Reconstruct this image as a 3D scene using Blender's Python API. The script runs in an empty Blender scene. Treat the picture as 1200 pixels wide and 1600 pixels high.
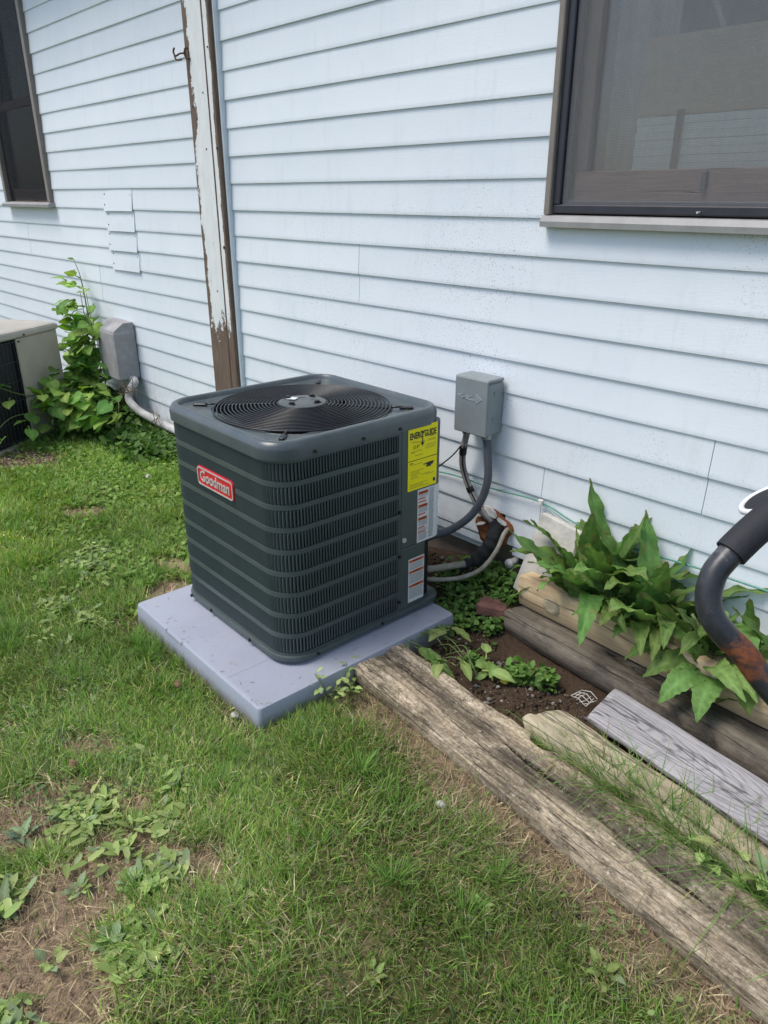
import bpy, math, random
import numpy as np
from mathutils import Vector, Matrix, noise as mnoise

random.seed(7)
rng = np.random.default_rng(7)
SC = bpy.context.scene
COL = SC.collection
R = math.radians

# ------------------------------------------------------------------ camera, sky, sun, exposure
cam_d = bpy.data.cameras.new('camera')
cam = bpy.data.objects.new('camera', cam_d)
COL.objects.link(cam)
cam.location = (0, 0, 1.424)
cam.rotation_euler = (R(90 - 23.115), 0, R(47.203))
cam_d.sensor_fit = 'VERTICAL'
cam_d.sensor_height = 24
cam_d.lens = 24 * 1161.27 / 1600
cam_d.clip_start = 0.02
cam_d.clip_end = 500
SC.camera = cam

SUN_EL, SUN_AZ = R(62), R(212)          # soft sun through thin overcast; azimuth clockwise from +y
w = bpy.data.worlds.new('World')
SC.world = w
w.use_nodes = True
nt = w.node_tree
bg = nt.nodes['Background']
sky = nt.nodes.new('ShaderNodeTexSky')
sky.sky_type = 'NISHITA'
sky.sun_disc = False
sky.sun_elevation = SUN_EL
sky.sun_rotation = SUN_AZ
sky.air_density = 1.0
sky.dust_density = 2.0
sky.ozone_density = 1.0
nt.links.new(sky.outputs[0], bg.inputs[0])
bg.inputs[1].default_value = 0.115
sd = bpy.data.lights.new('sun', 'SUN')
sd.energy = 1.5
sd.angle = R(26)
sd.color = (1.0, 0.95, 0.88)
so = bpy.data.objects.new('sun', sd)
COL.objects.link(so)
dvec = Vector((math.sin(SUN_AZ) * math.cos(SUN_EL), math.cos(SUN_AZ) * math.cos(SUN_EL), math.sin(SUN_EL)))
so.rotation_euler = dvec.to_track_quat('Z', 'Y').to_euler()
so.location = (0, -5, 8)
SC.view_settings.view_transform = 'Standard'
SC.view_settings.look = 'None'
SC.view_settings.gamma = 1
SC.view_settings.use_curve_mapping = False
SC.view_settings.exposure = 0.76
SC.cycles.max_bounces = 8
SC.cycles.transparent_max_bounces = 12

# ------------------------------------------------------------------ material helpers
MATS = {}


def nodes_of(name):
    m = bpy.data.materials.new(name)
    m.use_nodes = True
    n = m.node_tree
    return m, n, n.nodes['Principled BSDF']


def N(n, typ, **kw):
    nd = n.nodes.new(typ)
    for k, v in kw.items():
        setattr(nd, k, v)
    return nd


def noise_node(n, vec, scale, detail=4, rough=0.6, stretch=None, dist=0.0):
    if stretch:
        mp = N(n, 'ShaderNodeMapping')
        mp.inputs['Scale'].default_value = stretch
        n.links.new(vec, mp.inputs['Vector'])
        vec = mp.outputs[0]
    t = N(n, 'ShaderNodeTexNoise')
    t.inputs['Scale'].default_value = scale
    t.inputs['Detail'].default_value = detail
    t.inputs['Roughness'].default_value = rough
    t.inputs['Distortion'].default_value = dist
    n.links.new(vec, t.inputs['Vector'])
    return t.outputs['Fac']


def ramp(n, fac, stops, interp='LINEAR'):
    r = N(n, 'ShaderNodeValToRGB')
    r.color_ramp.interpolation = interp
    el = r.color_ramp.elements
    while len(el) < len(stops):
        el.new(0.5)
    for e, (p, c) in zip(el, stops):
        e.position = p
        e.color = (c[0], c[1], c[2], 1) if not isinstance(c, (int, float)) else (c, c, c, 1)
    n.links.new(fac, r.inputs[0])
    return r.outputs[0]


def mix(n, fac, a, b, typ='MIX'):
    m = N(n, 'ShaderNodeMix', data_type='RGBA', blend_type=typ)
    for sock, v in ((m.inputs[0], fac), (m.inputs[6], a), (m.inputs[7], b)):
        if hasattr(v, 'is_linked') or hasattr(v, 'links'):
            n.links.new(v, sock)
        elif isinstance(v, (int, float)):
            sock.default_value = v
        else:
            sock.default_value = (v[0], v[1], v[2], 1)
    return m.outputs[2]


def math_n(n, op, a, b=0.0, c=None):
    m = N(n, 'ShaderNodeMath', operation=op)
    for i, v in enumerate((a, b) if c is None else (a, b, c)):
        if hasattr(v, 'links'):
            n.links.new(v, m.inputs[i])
        else:
            m.inputs[i].default_value = v
    return m.outputs[0]


def bump(n, p, h, strength=0.3, dist=0.01):
    b = N(n, 'ShaderNodeBump')
    b.inputs['Strength'].default_value = strength
    b.inputs['Distance'].default_value = dist
    n.links.new(h, b.inputs['Height'])
    n.links.new(b.outputs[0], p.inputs['Normal'])


def objco(n):
    return N(n, 'ShaderNodeTexCoord').outputs['Object']


def simple(name, col, rough=0.5, metal=0.0, var=0.15, scale=30, bmp=0.0, spec=0.5, bscale=None):
    m, n, p = nodes_of(name)
    v = objco(n)
    f = noise_node(n, v, scale, 5)
    c = ramp(n, f, [(0.25, [x * (1 - var) for x in col]), (0.75, [min(1, x * (1 + var)) for x in col])])
    n.links.new(c, p.inputs['Base Color'])
    rr = math_n(n, 'MULTIPLY_ADD', f, 0.25, rough - 0.12)
    n.links.new(rr, p.inputs['Roughness'])
    p.inputs['Metallic'].default_value = metal
    p.inputs['Specular IOR Level'].default_value = spec
    if bmp:
        bump(n, p, noise_node(n, v, bscale or scale * 3, 4), bmp, 0.004)
    MATS[name] = m
    return m


def mat_vinyl():
    m, n, p = nodes_of('white_vinyl')
    v = N(n, 'ShaderNodeNewGeometry').outputs['Position']
    grain = noise_node(n, v, 40, 4, 0.6, (0.6, 1, 9))
    big = noise_node(n, v, 2.2, 4, 0.6)
    base = ramp(n, big, [(0.3, (0.725, 0.78, 0.825)), (0.7, (0.78, 0.825, 0.86))])
    oi = N(n, 'ShaderNodeObjectInfo')
    base = mix(n, 1.0, base, ramp(n, oi.outputs['Random'], [(0.0, (0.94, 0.945, 0.95)), (1.0, (1.0, 1.0, 1.0))]), 'MULTIPLY')
    # mildew specks in patches low on the wall
    specks = noise_node(n, v, 170, 2, 0.5)
    zone = noise_node(n, v, 1.6, 4, 0.65)
    sx = N(n, 'ShaderNodeSeparateXYZ')
    n.links.new(v, sx.inputs[0])
    zf = ramp(n, math_n(n, 'MULTIPLY', sx.outputs[2], 0.5), [(0.14, 0.35), (0.32, 1.0), (0.62, 0.9), (0.80, 0.0)])
    xf = ramp(n, math_n(n, 'MULTIPLY_ADD', sx.outputs[0], 0.25, 1.0), [(0.20, 0.12), (0.42, 1), (0.80, 1), (0.95, 0.5)])
    zz = math_n(n, 'MULTIPLY', math_n(n, 'MULTIPLY', ramp(n, zone, [(0.42, 0), (0.62, 1)]), zf), xf)
    sp = math_n(n, 'MULTIPLY', ramp(n, specks, [(0.60, 0), (0.70, 1)]), zz)
    c = mix(n, math_n(n, 'MULTIPLY', sp, 0.72), base, (0.22, 0.21, 0.19))
    # dust streaks
    st = noise_node(n, v, 9, 4, 0.7, (3, 1, 0.5))
    c = mix(n, math_n(n, 'MULTIPLY', ramp(n, st, [(0.55, 0), (0.85, 1)]), 0.28), c, (0.50, 0.49, 0.45))
    # splashed soil near the ground
    low = ramp(n, sx.outputs[2], [(0.10, 1.0), (0.42, 0.0)])
    spl = noise_node(n, v, 25, 6, 0.75)
    c = mix(n, math_n(n, 'MULTIPLY', low, ramp(n, spl, [(0.45, 0.0), (0.75, 0.6)])), c, (0.34, 0.28, 0.21))
    n.links.new(c, p.inputs['Base Color'])
    p.inputs['Roughness'].default_value = 0.45
    p.inputs['Specular IOR Level'].default_value = 0.35
    bump(n, p, grain, 0.16, 0.004)
    MATS['vinyl'] = m


def mat_peeling():
    m, n, p = nodes_of('peeling_painted_wood')
    v = objco(n)
    geo = N(n, 'ShaderNodeNewGeometry')
    sn = N(n, 'ShaderNodeSeparateXYZ')
    n.links.new(geo.outputs['Normal'], sn.inputs[0])
    s = N(n, 'ShaderNodeSeparateXYZ')
    n.links.new(v, s.inputs[0])
    grain = noise_node(n, v, 14, 6, 0.7, (14, 6, 0.6), 0.4)
    wood = ramp(n, grain, [(0.25, (0.055, 0.036, 0.025)), (0.5, (0.15, 0.10, 0.07)), (0.8, (0.26, 0.20, 0.155))])
    paintn = noise_node(n, v, 30, 4, 0.6, (1, 1, 0.3))
    paint = ramp(n, paintn, [(0.3, (0.70, 0.72, 0.71)), (0.7, (0.82, 0.83, 0.82))])
    edge = noise_node(n, v, 9, 6, 0.75, (1, 1, 0.55))
    fine = noise_node(n, v, 70, 4, 0.7, (2, 1, 0.5))
    # left edge: x in object space runs 0..0.225
    thr = math_n(n, 'MULTIPLY_ADD', edge, 0.26, -0.098)
    peelL = math_n(n, 'LESS_THAN', s.outputs[0], thr)
    # bottom
    zt = math_n(n, 'MULTIPLY_ADD', edge, 0.75, 0.32)
    zt = math_n(n, 'MULTIPLY_ADD', fine, 0.25, zt)
    peelB = math_n(n, 'LESS_THAN', s.outputs[2], zt)
    # right arris strip
    tr = math_n(n, 'MULTIPLY_ADD', edge, -0.05, 0.232)
    peelR = math_n(n, 'GREATER_THAN', s.outputs[0], tr)
    side = math_n(n, 'GREATER_THAN', sn.outputs[0], 0.5)
    spots = math_n(n, 'GREATER_THAN', noise_node(n, v, 42, 3, 0.6, (1, 1, 0.5)), 0.72)
    mk = math_n(n, 'MAXIMUM', math_n(n, 'MAXIMUM', peelL, peelB), math_n(n, 'MAXIMUM', math_n(n, 'MAXIMUM', peelR, spots), side))
    c = mix(n, mk, paint, wood)
    n.links.new(c, p.inputs['Base Color'])
    p.inputs['Roughness'].default_value = 0.75
    h = math_n(n, 'MULTIPLY_ADD', mk, -0.6, math_n(n, 'MULTIPLY', grain, 0.4))
    bump(n, p, h, 0.7, 0.006)
    MATS['peel'] = m


def mat_wood(name, light, mid, dark, stain=0.5, stain_col=(0.03, 0.026, 0.02), grain_scale=1.0, contrast=1.0, moss=0.0, rings=False, edge_pale=False):
    m, n, p = nodes_of(name)
    v = objco(n)
    fine = noise_node(n, v, 60 * grain_scale, 6, 0.75, (0.07, 1, 1), 0.3)
    if rings:
        mp = N(n, 'ShaderNodeMapping')
        mp.inputs['Scale'].default_value = (0.16, 1.0, 0.2)
        n.links.new(v, mp.inputs[0])
        wv = N(n, 'ShaderNodeTexWave', wave_type='RINGS', rings_direction='Z')
        wv.inputs['Scale'].default_value = 46
        wv.inputs['Distortion'].default_value = 4.5
        wv.inputs['Detail'].default_value = 3
        wv.inputs['Detail Scale'].default_value = 1.3
        n.links.new(mp.outputs[0], wv.inputs[0])
        g = math_n(n, 'MULTIPLY_ADD', ramp(n, wv.outputs['Fac'], [(0.0, 0.2), (0.25, 0.55), (1, .70)]), 0.26, math_n(n, 'MULTIPLY', fine, 0.74))
    else:
        broad = noise_node(n, v, 11 * grain_scale, 5, 0.65, (0.10, 1, 1), 0.8)
        g = math_n(n, 'MULTIPLY_ADD', fine, 0.65, math_n(n, 'MULTIPLY', broad, 0.35))
    lo, hi = 0.5 - 0.22 / contrast, 0.5 + 0.22 / contrast
    c = ramp(n, g, [(lo, dark), (0.5, mid), (hi, light)])
    st = noise_node(n, v, 5.0, 6, 0.72, (0.45, 1, 1), 0.7)
    sm = math_n(n, 'MULTIPLY', ramp(n, st, [(0.46, 0), (0.62, 1)]), stain)
    pit = noise_node(n, v, 85, 4, 0.7, (0.35, 1, 1))
    sm2 = math_n(n, 'MULTIPLY', sm, ramp(n, pit, [(0.30, 1.0), (0.66, 0.35)]))
    c = mix(n, sm2, c, stain_col)
    if moss:
        ms = noise_node(n, v, 9, 6, 0.7)
        c = mix(n, math_n(n, 'MULTIPLY', ramp(n, ms, [(0.50, 0), (0.66, 1)]), moss), c, (0.13, 0.14, 0.045))
    if edge_pale:
        # weathered plank: dark band of rot along the split, alligator checking, lichen flecks
        sy = N(n, 'ShaderNodeSeparateXYZ')
        n.links.new(v, sy.inputs[0])
        wob = noise_node(n, v, 4, 4, 0.6, (0.6, 1, 1))
        yy = math_n(n, 'ABSOLUTE', math_n(n, 'ADD', sy.outputs[1], math_n(n, 'MULTIPLY_ADD', wob, 0.12, -0.085)))
        band = ramp(n, yy, [(0.0, 1.0), (0.022, 0.75), (0.055, 0.0)])
        bn = noise_node(n, v, 26, 6, 0.75, (0.4, 1, 1))
        c = mix(n, math_n(n, 'MULTIPLY', band, ramp(n, bn, [(0.30, 0.0), (0.55, 0.85)])), c, (0.055, 0.046, 0.036))
        # shade of the open split, painted as a dark line in the colour
        yc_ = math_n(n, 'ADD', math_n(n, 'MULTIPLY_ADD', math_n(n, 'SINE', math_n(n, 'MULTIPLY', sy.outputs[0], 3.1)), 0.012, 0.018), math_n(n, 'MULTIPLY', math_n(n, 'SINE', math_n(n, 'MULTIPLY', sy.outputs[0], 17.0)), 0.0035))
        yc_ = math_n(n, 'ADD', yc_, math_n(n, 'MULTIPLY_ADD', noise_node(n, v, 60, 2), 0.006, -0.003))
        dcr = math_n(n, 'ABSOLUTE', math_n(n, 'SUBTRACT', sy.outputs[1], yc_))
        wcr = math_n(n, 'MULTIPLY_ADD', noise_node(n, v, 6, 2, 0.5, (1, 0.01, 0.01)), 0.007, -0.0012)
        c = mix(n, math_n(n, 'MULTIPLY', math_n(n, 'LESS_THAN', dcr, wcr), 0.9), c, (0.022, 0.017, 0.012))
        gr = noise_node(n, v, 150, 5, 0.8, (0.6, 1, 1))
        c = mix(n, 0.75, c, mix(n, 1.0, c, ramp(n, gr, [(0.32, 0.35), (0.5, 0.95), (0.68, 1.5)]), 'MULTIPLY'))
        blot = ramp(n, noise_node(n, v, 17, 6, 0.8), [(0.50, 0.0), (0.60, 0.75)])
        c = mix(n, math_n(n, 'MULTIPLY', blot, ramp(n, gr, [(0.40, 1.0), (0.62, 0.25)])), c, (0.085, 0.068, 0.048))
        vo = N(n, 'ShaderNodeTexVoronoi', feature='DISTANCE_TO_EDGE')
        vo.inputs['Scale'].default_value = 30
        mp2 = N(n, 'ShaderNodeMapping')
        mp2.inputs['Scale'].default_value = (0.75, 1.25, 1)
        n.links.new(mix(n, 0.04, v, N(n, 'ShaderNodeTexNoise').outputs['Color']), mp2.inputs[0])
        n.links.new(mp2.outputs[0], vo.inputs['Vector'])
        al = ramp(n, vo.outputs['Distance'], [(0.0, 1.0), (0.085, 0.0)])
        lf = ramp(n, math_n(n, 'MULTIPLY_ADD', noise_node(n, v, 3, 3), 0.5, math_n(n, 'MULTIPLY', sy.outputs[0], 0.55)), [(0.35, 1.0), (0.60, 0.12)])
        al = math_n(n, 'MULTIPLY', al, math_n(n, 'MULTIPLY', lf, ramp(n, noise_node(n, v, 20, 3), [(0.4, 0.1), (0.6, 0.8)])))
        c = mix(n, al, c, (0.06, 0.05, 0.04))
        fl = noise_node(n, v, 60, 5, 0.7)
        c = mix(n, ramp(n, fl, [(0.60, 0.0), (0.70, 0.6)]), c, (0.66, 0.62, 0.53))
    # checks: thin dark cracks along the grain
    ck = noise_node(n, v, 15 * grain_scale, 3, 0.55, (0.05, 1, 1), 0.2)
    crk = ramp(n, math_n(n, 'ABSOLUTE', math_n(n, 'SUBTRACT', ck, 0.5)), [(0.0, 1.0), (0.012, 0.0)])
    c = mix(n, math_n(n, 'MULTIPLY', crk, 0.75), c, [x * 0.25 for x in dark])
    n.links.new(c, p.inputs['Base Color'])
    p.inputs['Roughness'].default_value = 0.85
    p.inputs['Specular IOR Level'].default_value = 0.2
    h = math_n(n, 'SUBTRACT', math_n(n, 'MULTIPLY_ADD', pit, 0.3, g), crk)
    bump(n, p, h, 0.6, 0.005)
    MATS[name] = m
    return m


def mat_attr(name, rough=0.6, transl=0.0, noise_amt=0.0, nscale=200, spec=0.3, objvar=0.0, bmp=0.0, bumpscale=120, vein=False):
    m, n, p = nodes_of(name)
    a = N(n, 'ShaderNodeAttribute', attribute_name='Col')
    c = a.outputs['Color']
    v = objco(n)
    if noise_amt:
        f = noise_node(n, v, nscale, 5, 0.7)
        c = mix(n, 1.0, c, ramp(n, f, [(0.25, 1 - noise_amt), (0.75, 1 + noise_amt)]), 'MULTIPLY')
    if objvar:
        oi = N(n, 'ShaderNodeObjectInfo')
        hs = N(n, 'ShaderNodeHueSaturation')
        n.links.new(c, hs.inputs['Color'])
        n.links.new(math_n(n, 'MULTIPLY_ADD', oi.outputs['Random'], 0.035, 0.482), hs.inputs['Hue'])
        n.links.new(math_n(n, 'MULTIPLY_ADD', oi.outputs['Random'], objvar, 1 - objvar / 2), hs.inputs['Value'])
        c = hs.outputs[0]
    n.links.new(c, p.inputs['Base Color'])
    p.inputs['Roughness'].default_value = rough
    p.inputs['Specular IOR Level'].default_value = spec
    if bmp:
        bump(n, p, noise_node(n, v, bumpscale, 5, 0.7), bmp, 0.01)
    if transl:
        tr = N(n, 'ShaderNodeBsdfTranslucent')
        hs2 = N(n, 'ShaderNodeHueSaturation')
        hs2.inputs['Saturation'].default_value = 1.15
        hs2.inputs['Value'].default_value = 1.3
        n.links.new(c, hs2.inputs['Color'])
        n.links.new(hs2.outputs[0], tr.inputs[0])
        ms = N(n, 'ShaderNodeMixShader')
        ms.inputs[0].default_value = transl
        n.links.new(p.outputs[0], ms.inputs[1])
        n.links.new(tr.outputs[0], ms.inputs[2])
        n.links.new(ms.outputs[0], n.nodes['Material Output'].inputs[0])
    MATS[name] = m
    return m


def mat_glass():
    m, n, p = nodes_of('window_glass')
    tr = N(n, 'ShaderNodeBsdfTransparent')
    tr.inputs[0].default_value = (0.92, 0.94, 0.94, 1)
    gl = N(n, 'ShaderNodeBsdfGlossy')
    gl.inputs['Roughness'].default_value = 0.015
    fr = N(n, 'ShaderNodeFresnel')
    fr.inputs['IOR'].default_value = 1.55
    ms = N(n, 'ShaderNodeMixShader')
    n.links.new(fr.outputs[0], ms.inputs[0])
    n.links.new(tr.outputs[0], ms.inputs[1])
    n.links.new(gl.outputs[0], ms.inputs[2])
    n.links.new(ms.outputs[0], n.nodes['Material Output'].inputs[0])
    MATS['glass'] = m


def mat_screen():
    m, n, p = nodes_of('insect_screen')
    v = objco(n)
    tr = N(n, 'ShaderNodeBsdfTransparent')
    # faint irregular weave: coarse wavering bands of the mesh plus fine threads
    wx = N(n, 'ShaderNodeTexWave', bands_direction='X')
    wx.inputs['Scale'].default_value = 95
    wx.inputs['Distortion'].default_value = 2.5
    wz = N(n, 'ShaderNodeTexWave', bands_direction='Z')
    wz.inputs['Scale'].default_value = 80
    wz.inputs['Distortion'].default_value = 3.0
    wz.inputs['Detail Scale'].default_value = 0.6
    wx.inputs['Detail Scale'].default_value = 0.6
    n.links.new(v, wx.inputs[0])
    n.links.new(v, wz.inputs[0])
    f = math_n(n, 'MULTIPLY_ADD', math_n(n, 'ADD', wx.outputs['Fac'], wz.outputs['Fac']), 0.105, 0.0)
    f = math_n(n, 'MULTIPLY_ADD', noise_node(n, v, 60, 4, 0.7, (4, 1, .25)), 0.12, f)
    p.inputs['Base Color'].default_value = (0.36, 0.36, 0.37, 1)
    p.inputs['Roughness'].default_value = 0.6
    ms = N(n, 'ShaderNodeMixShader')
    n.links.new(f, ms.inputs[0])
    n.links.new(tr.outputs[0], ms.inputs[1])
    n.links.new(p.outputs[0], ms.inputs[2])
    n.links.new(ms.outputs[0], n.nodes['Material Output'].inputs[0])
    MATS['screen'] = m


def mat_dark_screen():
    m, n, p = nodes_of('dark_screen')
    tr = N(n, 'ShaderNodeBsdfTransparent')
    p.inputs['Base Color'].default_value = (0.012, 0.015, 0.020, 1)
    p.inputs['Roughness'].default_value = 0.6
    p.inputs['Specular IOR Level'].default_value = 0.2
    ms = N(n, 'ShaderNodeMixShader')
    ms.inputs[0].default_value = 0.42
    n.links.new(tr.outputs[0], ms.inputs[1])
    n.links.new(p.outputs[0], ms.inputs[2])
    n.links.new(ms.outputs[0], n.nodes['Material Output'].inputs[0])
    MATS['dark_screen'] = m


def mat_rusty_tube():
    m, n, p = nodes_of('worn_black_tube')
    v = objco(n)
    f = noise_node(n, v, 28, 6, 0.75)
    c = ramp(n, f, [(0.35, (0.012, 0.013, 0.016)), (0.6, (0.035, 0.037, 0.043)), (0.75, (0.16, 0.16, 0.165))])
    s = N(n, 'ShaderNodeSeparateXYZ')
    n.links.new(v, s.inputs[0])
    r = noise_node(n, v, 17, 5, 0.7, None, 0.5)
    at = N(n, 'ShaderNodeAttribute', attribute_name='Col')
    sr = N(n, 'ShaderNodeSeparateColor')
    n.links.new(at.outputs['Color'], sr.inputs[0])
    mk = ramp(n, math_n(n, 'MULTIPLY_ADD', r, 0.9, math_n(n, 'MULTIPLY_ADD', sr.outputs[0], 0.50, -0.5)), [(0.36, 0), (0.45, 1)])
    rust = ramp(n, noise_node(n, v, 90, 4, 0.7), [(0.3, (0.10, 0.028, 0.010)), (0.7, (0.30, 0.095, 0.035))])
    c = mix(n, mk, c, rust)
    n.links.new(c, p.inputs['Base Color'])
    n.links.new(math_n(n, 'MULTIPLY_ADD', mk, 0.45, 0.38), p.inputs['Roughness'])
    bump(n, p, f, 0.2, 0.002)
    MATS['tube'] = m


def grimy(name, col, rough, var, scale, dust_col, dust, bmp=0.05, bscale=260, spec=0.5, speck=0.0, low=None):
    m, n, p = nodes_of(name)
    v = objco(n)
    f = noise_node(n, v, scale, 5)
    c = ramp(n, f, [(0.25, [x * (1 - var) for x in col]), (0.75, [x * (1 + var) for x in col])])
    st = noise_node(n, v, 7, 6, 0.75, (1, 1, 0.25))
    fine = noise_node(n, v, 70, 4, 0.7)
    dm = math_n(n, 'MULTIPLY', ramp(n, st, [(0.42, 0.0), (0.72, 1.0)]), ramp(n, fine, [(0.3, 0.3), (0.7, 1.0)]))
    geo = N(n, 'ShaderNodeNewGeometry')
    sn = N(n, 'ShaderNodeSeparateXYZ')
    n.links.new(geo.outputs['Normal'], sn.inputs[0])
    upf = ramp(n, sn.outputs[2], [(0.2, 0.55), (0.9, 1.0)])
    c = mix(n, math_n(n, 'MULTIPLY', math_n(n, 'MULTIPLY', dm, upf), dust), c, dust_col)
    if speck:
        sp = ramp(n, noise_node(n, v, 150, 3, 0.6), [(0.66, 0.0), (0.72, speck)])
        c = mix(n, sp, c, (0.10, 0.085, 0.06))
        sc_ = ramp(n, noise_node(n, v, 12, 3, 0.6, (6, 0.5, 1)), [(0.66, 0.0), (0.72, speck * .6)])
        c = mix(n, sc_, c, [min(1, x * 1.5) for x in col])
    if low:
        s = N(n, 'ShaderNodeSeparateXYZ')
        n.links.new(v, s.inputs[0])
        lw = ramp(n, math_n(n, 'MULTIPLY_ADD', noise_node(n, v, 22, 5, 0.7), 0.05, s.outputs[2]), [(low, 0.75), (low + 0.035, 0.0)])
        c = mix(n, lw, c, (0.16, 0.13, 0.085))
    n.links.new(c, p.inputs['Base Color'])
    n.links.new(math_n(n, 'MULTIPLY_ADD', dm, 0.3, rough - 0.05), p.inputs['Roughness'])
    p.inputs['Specular IOR Level'].default_value = spec
    bump(n, p, noise_node(n, v, bscale, 4), bmp, 0.004)
    MATS[name] = m


mat_vinyl()
mat_peeling()
mat_glass()
mat_screen()
mat_dark_screen()
mat_rusty_tube()
grimy('cabinet', (0.064, 0.086, 0.085), 0.42, 0.10, 12, (0.17, 0.165, 0.14), 0.22)
grimy('lid', (0.068, 0.088, 0.097), 0.33, 0.14, 9, (0.22, 0.215, 0.19), 0.30, 0.05, 260, 0.6)
simple('coil', (0.014, 0.016, 0.020), 0.6, 0.0, 0.3, 60)
simple('black', (0.010, 0.010, 0.011), 0.38, 0, 0.2, 40)
simple('guard_black', (0.010, 0.011, 0.014), 0.33, 0, 0.2, 40)
simple('fan_blade', (0.011, 0.0115, 0.015), 0.32, 0.2, 0.3, 6)
simple('motor_grey', (0.085, 0.10, 0.10), 0.4, 0, 0.15, 40)
simple('badge_red', (0.62, 0.018, 0.030), 0.3, 0, 0.05, 20)
simple('silver', (0.62, 0.60, 0.58), 0.35, 0.3, 0.1, 40)
simple('label_yellow', (0.96, 0.84, 0.006), 0.5, 0, 0.02, 15, 0, 0.3)
simple('label_white', (0.70, 0.72, 0.74), 0.45, 0, 0.05, 15)
simple('label_orange', (0.62, 0.12, 0.035), 0.5, 0, 0.08, 30)
simple('ink', (0.016, 0.015, 0.012), 0.5, 0, 0.1, 30)
simple('ink_grey', (0.25, 0.25, 0.24), 0.5, 0, 0.1, 30)
simple('ink_olive', (0.36, 0.31, 0.02), 0.5, 0, 0.1, 30)
grimy('pad', (0.335, 0.36, 0.425), 0.6, 0.07, 5, (0.36, 0.35, 0.33), 0.30, 0.2, 330, 0.35, 0.35, 0.022)
simple('box_grey', (0.225, 0.255, 0.262), 0.42, 0.0, 0.10, 14, 0.05, 0.5, 120)
simple('box_emboss', (0.33, 0.36, 0.37), 0.4, 0.0, 0.10, 14)
simple('conduit', (0.085, 0.092, 0.11), 0.5, 0, 0.15, 40)
simple('old_conduit', (0.27, 0.26, 0.245), 0.6, 0, 0.25, 30)
simple('copper_wrap', (0.30, 0.275, 0.225), 0.65, 0, 0.35, 35, 0.3)
simple('foam', (0.016, 0.017, 0.018), 0.9, 0, 0.4, 60, 0.5)
simple('green_cord', (0.10, 0.30, 0.24), 0.6, 0, 0.3, 30)
simple('rust', (0.21, 0.070, 0.025), 0.9, 0, 0.75, 28, 0.5)
simple('rust_dark', (0.10, 0.05, 0.03), 0.85, 0, 0.5, 30, 0.4)
simple('flake_white', (0.66, 0.64, 0.60), 0.7, 0, 0.25, 30, 0.3)
simple('brown_trim', (0.225, 0.195, 0.17), 0.5, 0, 0.15, 18, 0.05)
simple('sill_tan', (0.34, 0.335, 0.325), 0.45, 0, 0.15, 18, 0.08)
simple('frame_dark', (0.030, 0.031, 0.042), 0.4, 0, 0.2, 20)

simple('curtain', (0.42, 0.40, 0.36), 0.85, 0, 0.15, 10, 0.2)
simple('curtain_dark', (0.085, 0.075, 0.068), 0.9, 0, 0.2, 10, 0.2)
simple('room_tan', (0.46, 0.46, 0.44), 0.85, 0, 0.2, 3)
simple('room_dark', (0.030, 0.032, 0.036), 0.9, 0, 0.2, 3)
simple('blind_white', (0.86, 0.88, 0.87), 0.7, 0, 0.10, 12)
simple('shade_tan', (0.56, 0.41, 0.26), 0.85, 0, 0.15, 25, 0.2)
simple('concrete', (0.30, 0.28, 0.25), 0.9, 0, 0.35, 14, 0.5)
simple('foundation', (0.20, 0.165, 0.13), 0.92, 0, 0.4, 9, 0.6)
simple('block_white', (0.52, 0.50, 0.46), 0.95, 0, 0.35, 14, 0.8)
simple('brick_red', (0.17, 0.080, 0.062), 0.95, 0, 0.55, 30, 0.8)
simple('stone', (0.42, 0.40, 0.36), 0.85, 0, 0.3, 40, 0.4)
simple('dead_leaf', (0.24, 0.14, 0.08), 0.8, 0, 0.5, 40)
simple('yellow_leaf', (0.48, 0.38, 0.06), 0.6, 0, 0.3, 40)
simple('old_beige', (0.43, 0.385, 0.32), 0.5, 0, 0.12, 8, 0.1)
simple('old_lid', (0.44, 0.41, 0.355), 0.45, 0, 0.15, 8, 0.1)
simple('weathered_box', (0.34, 0.33, 0.335), 0.7, 0, 0.22, 16, 0.3)
simple('pipe_white', (0.47, 0.465, 0.45), 0.6, 0, 0.40, 18, 0.3)
simple('netting', (0.50, 0.49, 0.45), 0.6, 0, 0.2, 30)
simple('rubber', (0.020, 0.021, 0.025), 0.75, 0, 0.2, 60, 0.25)
simple('white_rim', (0.78, 0.79, 0.80), 0.35, 0, 0.05, 30)
simple('stem_green', (0.12, 0.17, 0.05), 0.6, 0, 0.3, 40)
simple('stem_brown', (0.13, 0.095, 0.055), 0.8, 0, 0.3, 40)
simple('stalk_tan', (0.48, 0.34, 0.19), 0.8, 0, 0.3, 40)
simple('roof_shingle', (0.10, 0.095, 0.09), 0.9, 0, 0.3, 20, 0.5)
simple('soffit_white', (0.75, 0.75, 0.74), 0.6, 0, 0.05, 10)
simple('red_cap', (0.5, 0.02, 0.03), 0.5, 0, 0.1, 30)
simple('galv', (0.35, 0.36, 0.37), 0.4, 0.6, 0.2, 40)
mat_wood('plank_wood', (0.74, 0.645, 0.49), (0.46, 0.375, 0.26), (0.13, 0.095, 0.06), 0.85, (0.045, 0.037, 0.028), 1.4, 1.15, 0, False, True)
mat_wood('pale_timber', (0.80, 0.655, 0.44), (0.64, 0.485, 0.30), (0.34, 0.235, 0.13), 0.35, (0.20, 0.14, 0.085), 0.8, 0.9)
mat_wood('dark_timber', (0.30, 0.265, 0.215), (0.175, 0.15, 0.118), (0.05, 0.042, 0.033), 0.85, (0.016, 0.014, 0.012), 1.0, 1.0)
mat_wood('mossy_timber', (0.62, 0.56, 0.42), (0.47, 0.41, 0.285), (0.22, 0.18, 0.12), 0.75, (0.07, 0.058, 0.04), 0.8, 0.9, 0.10)
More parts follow.
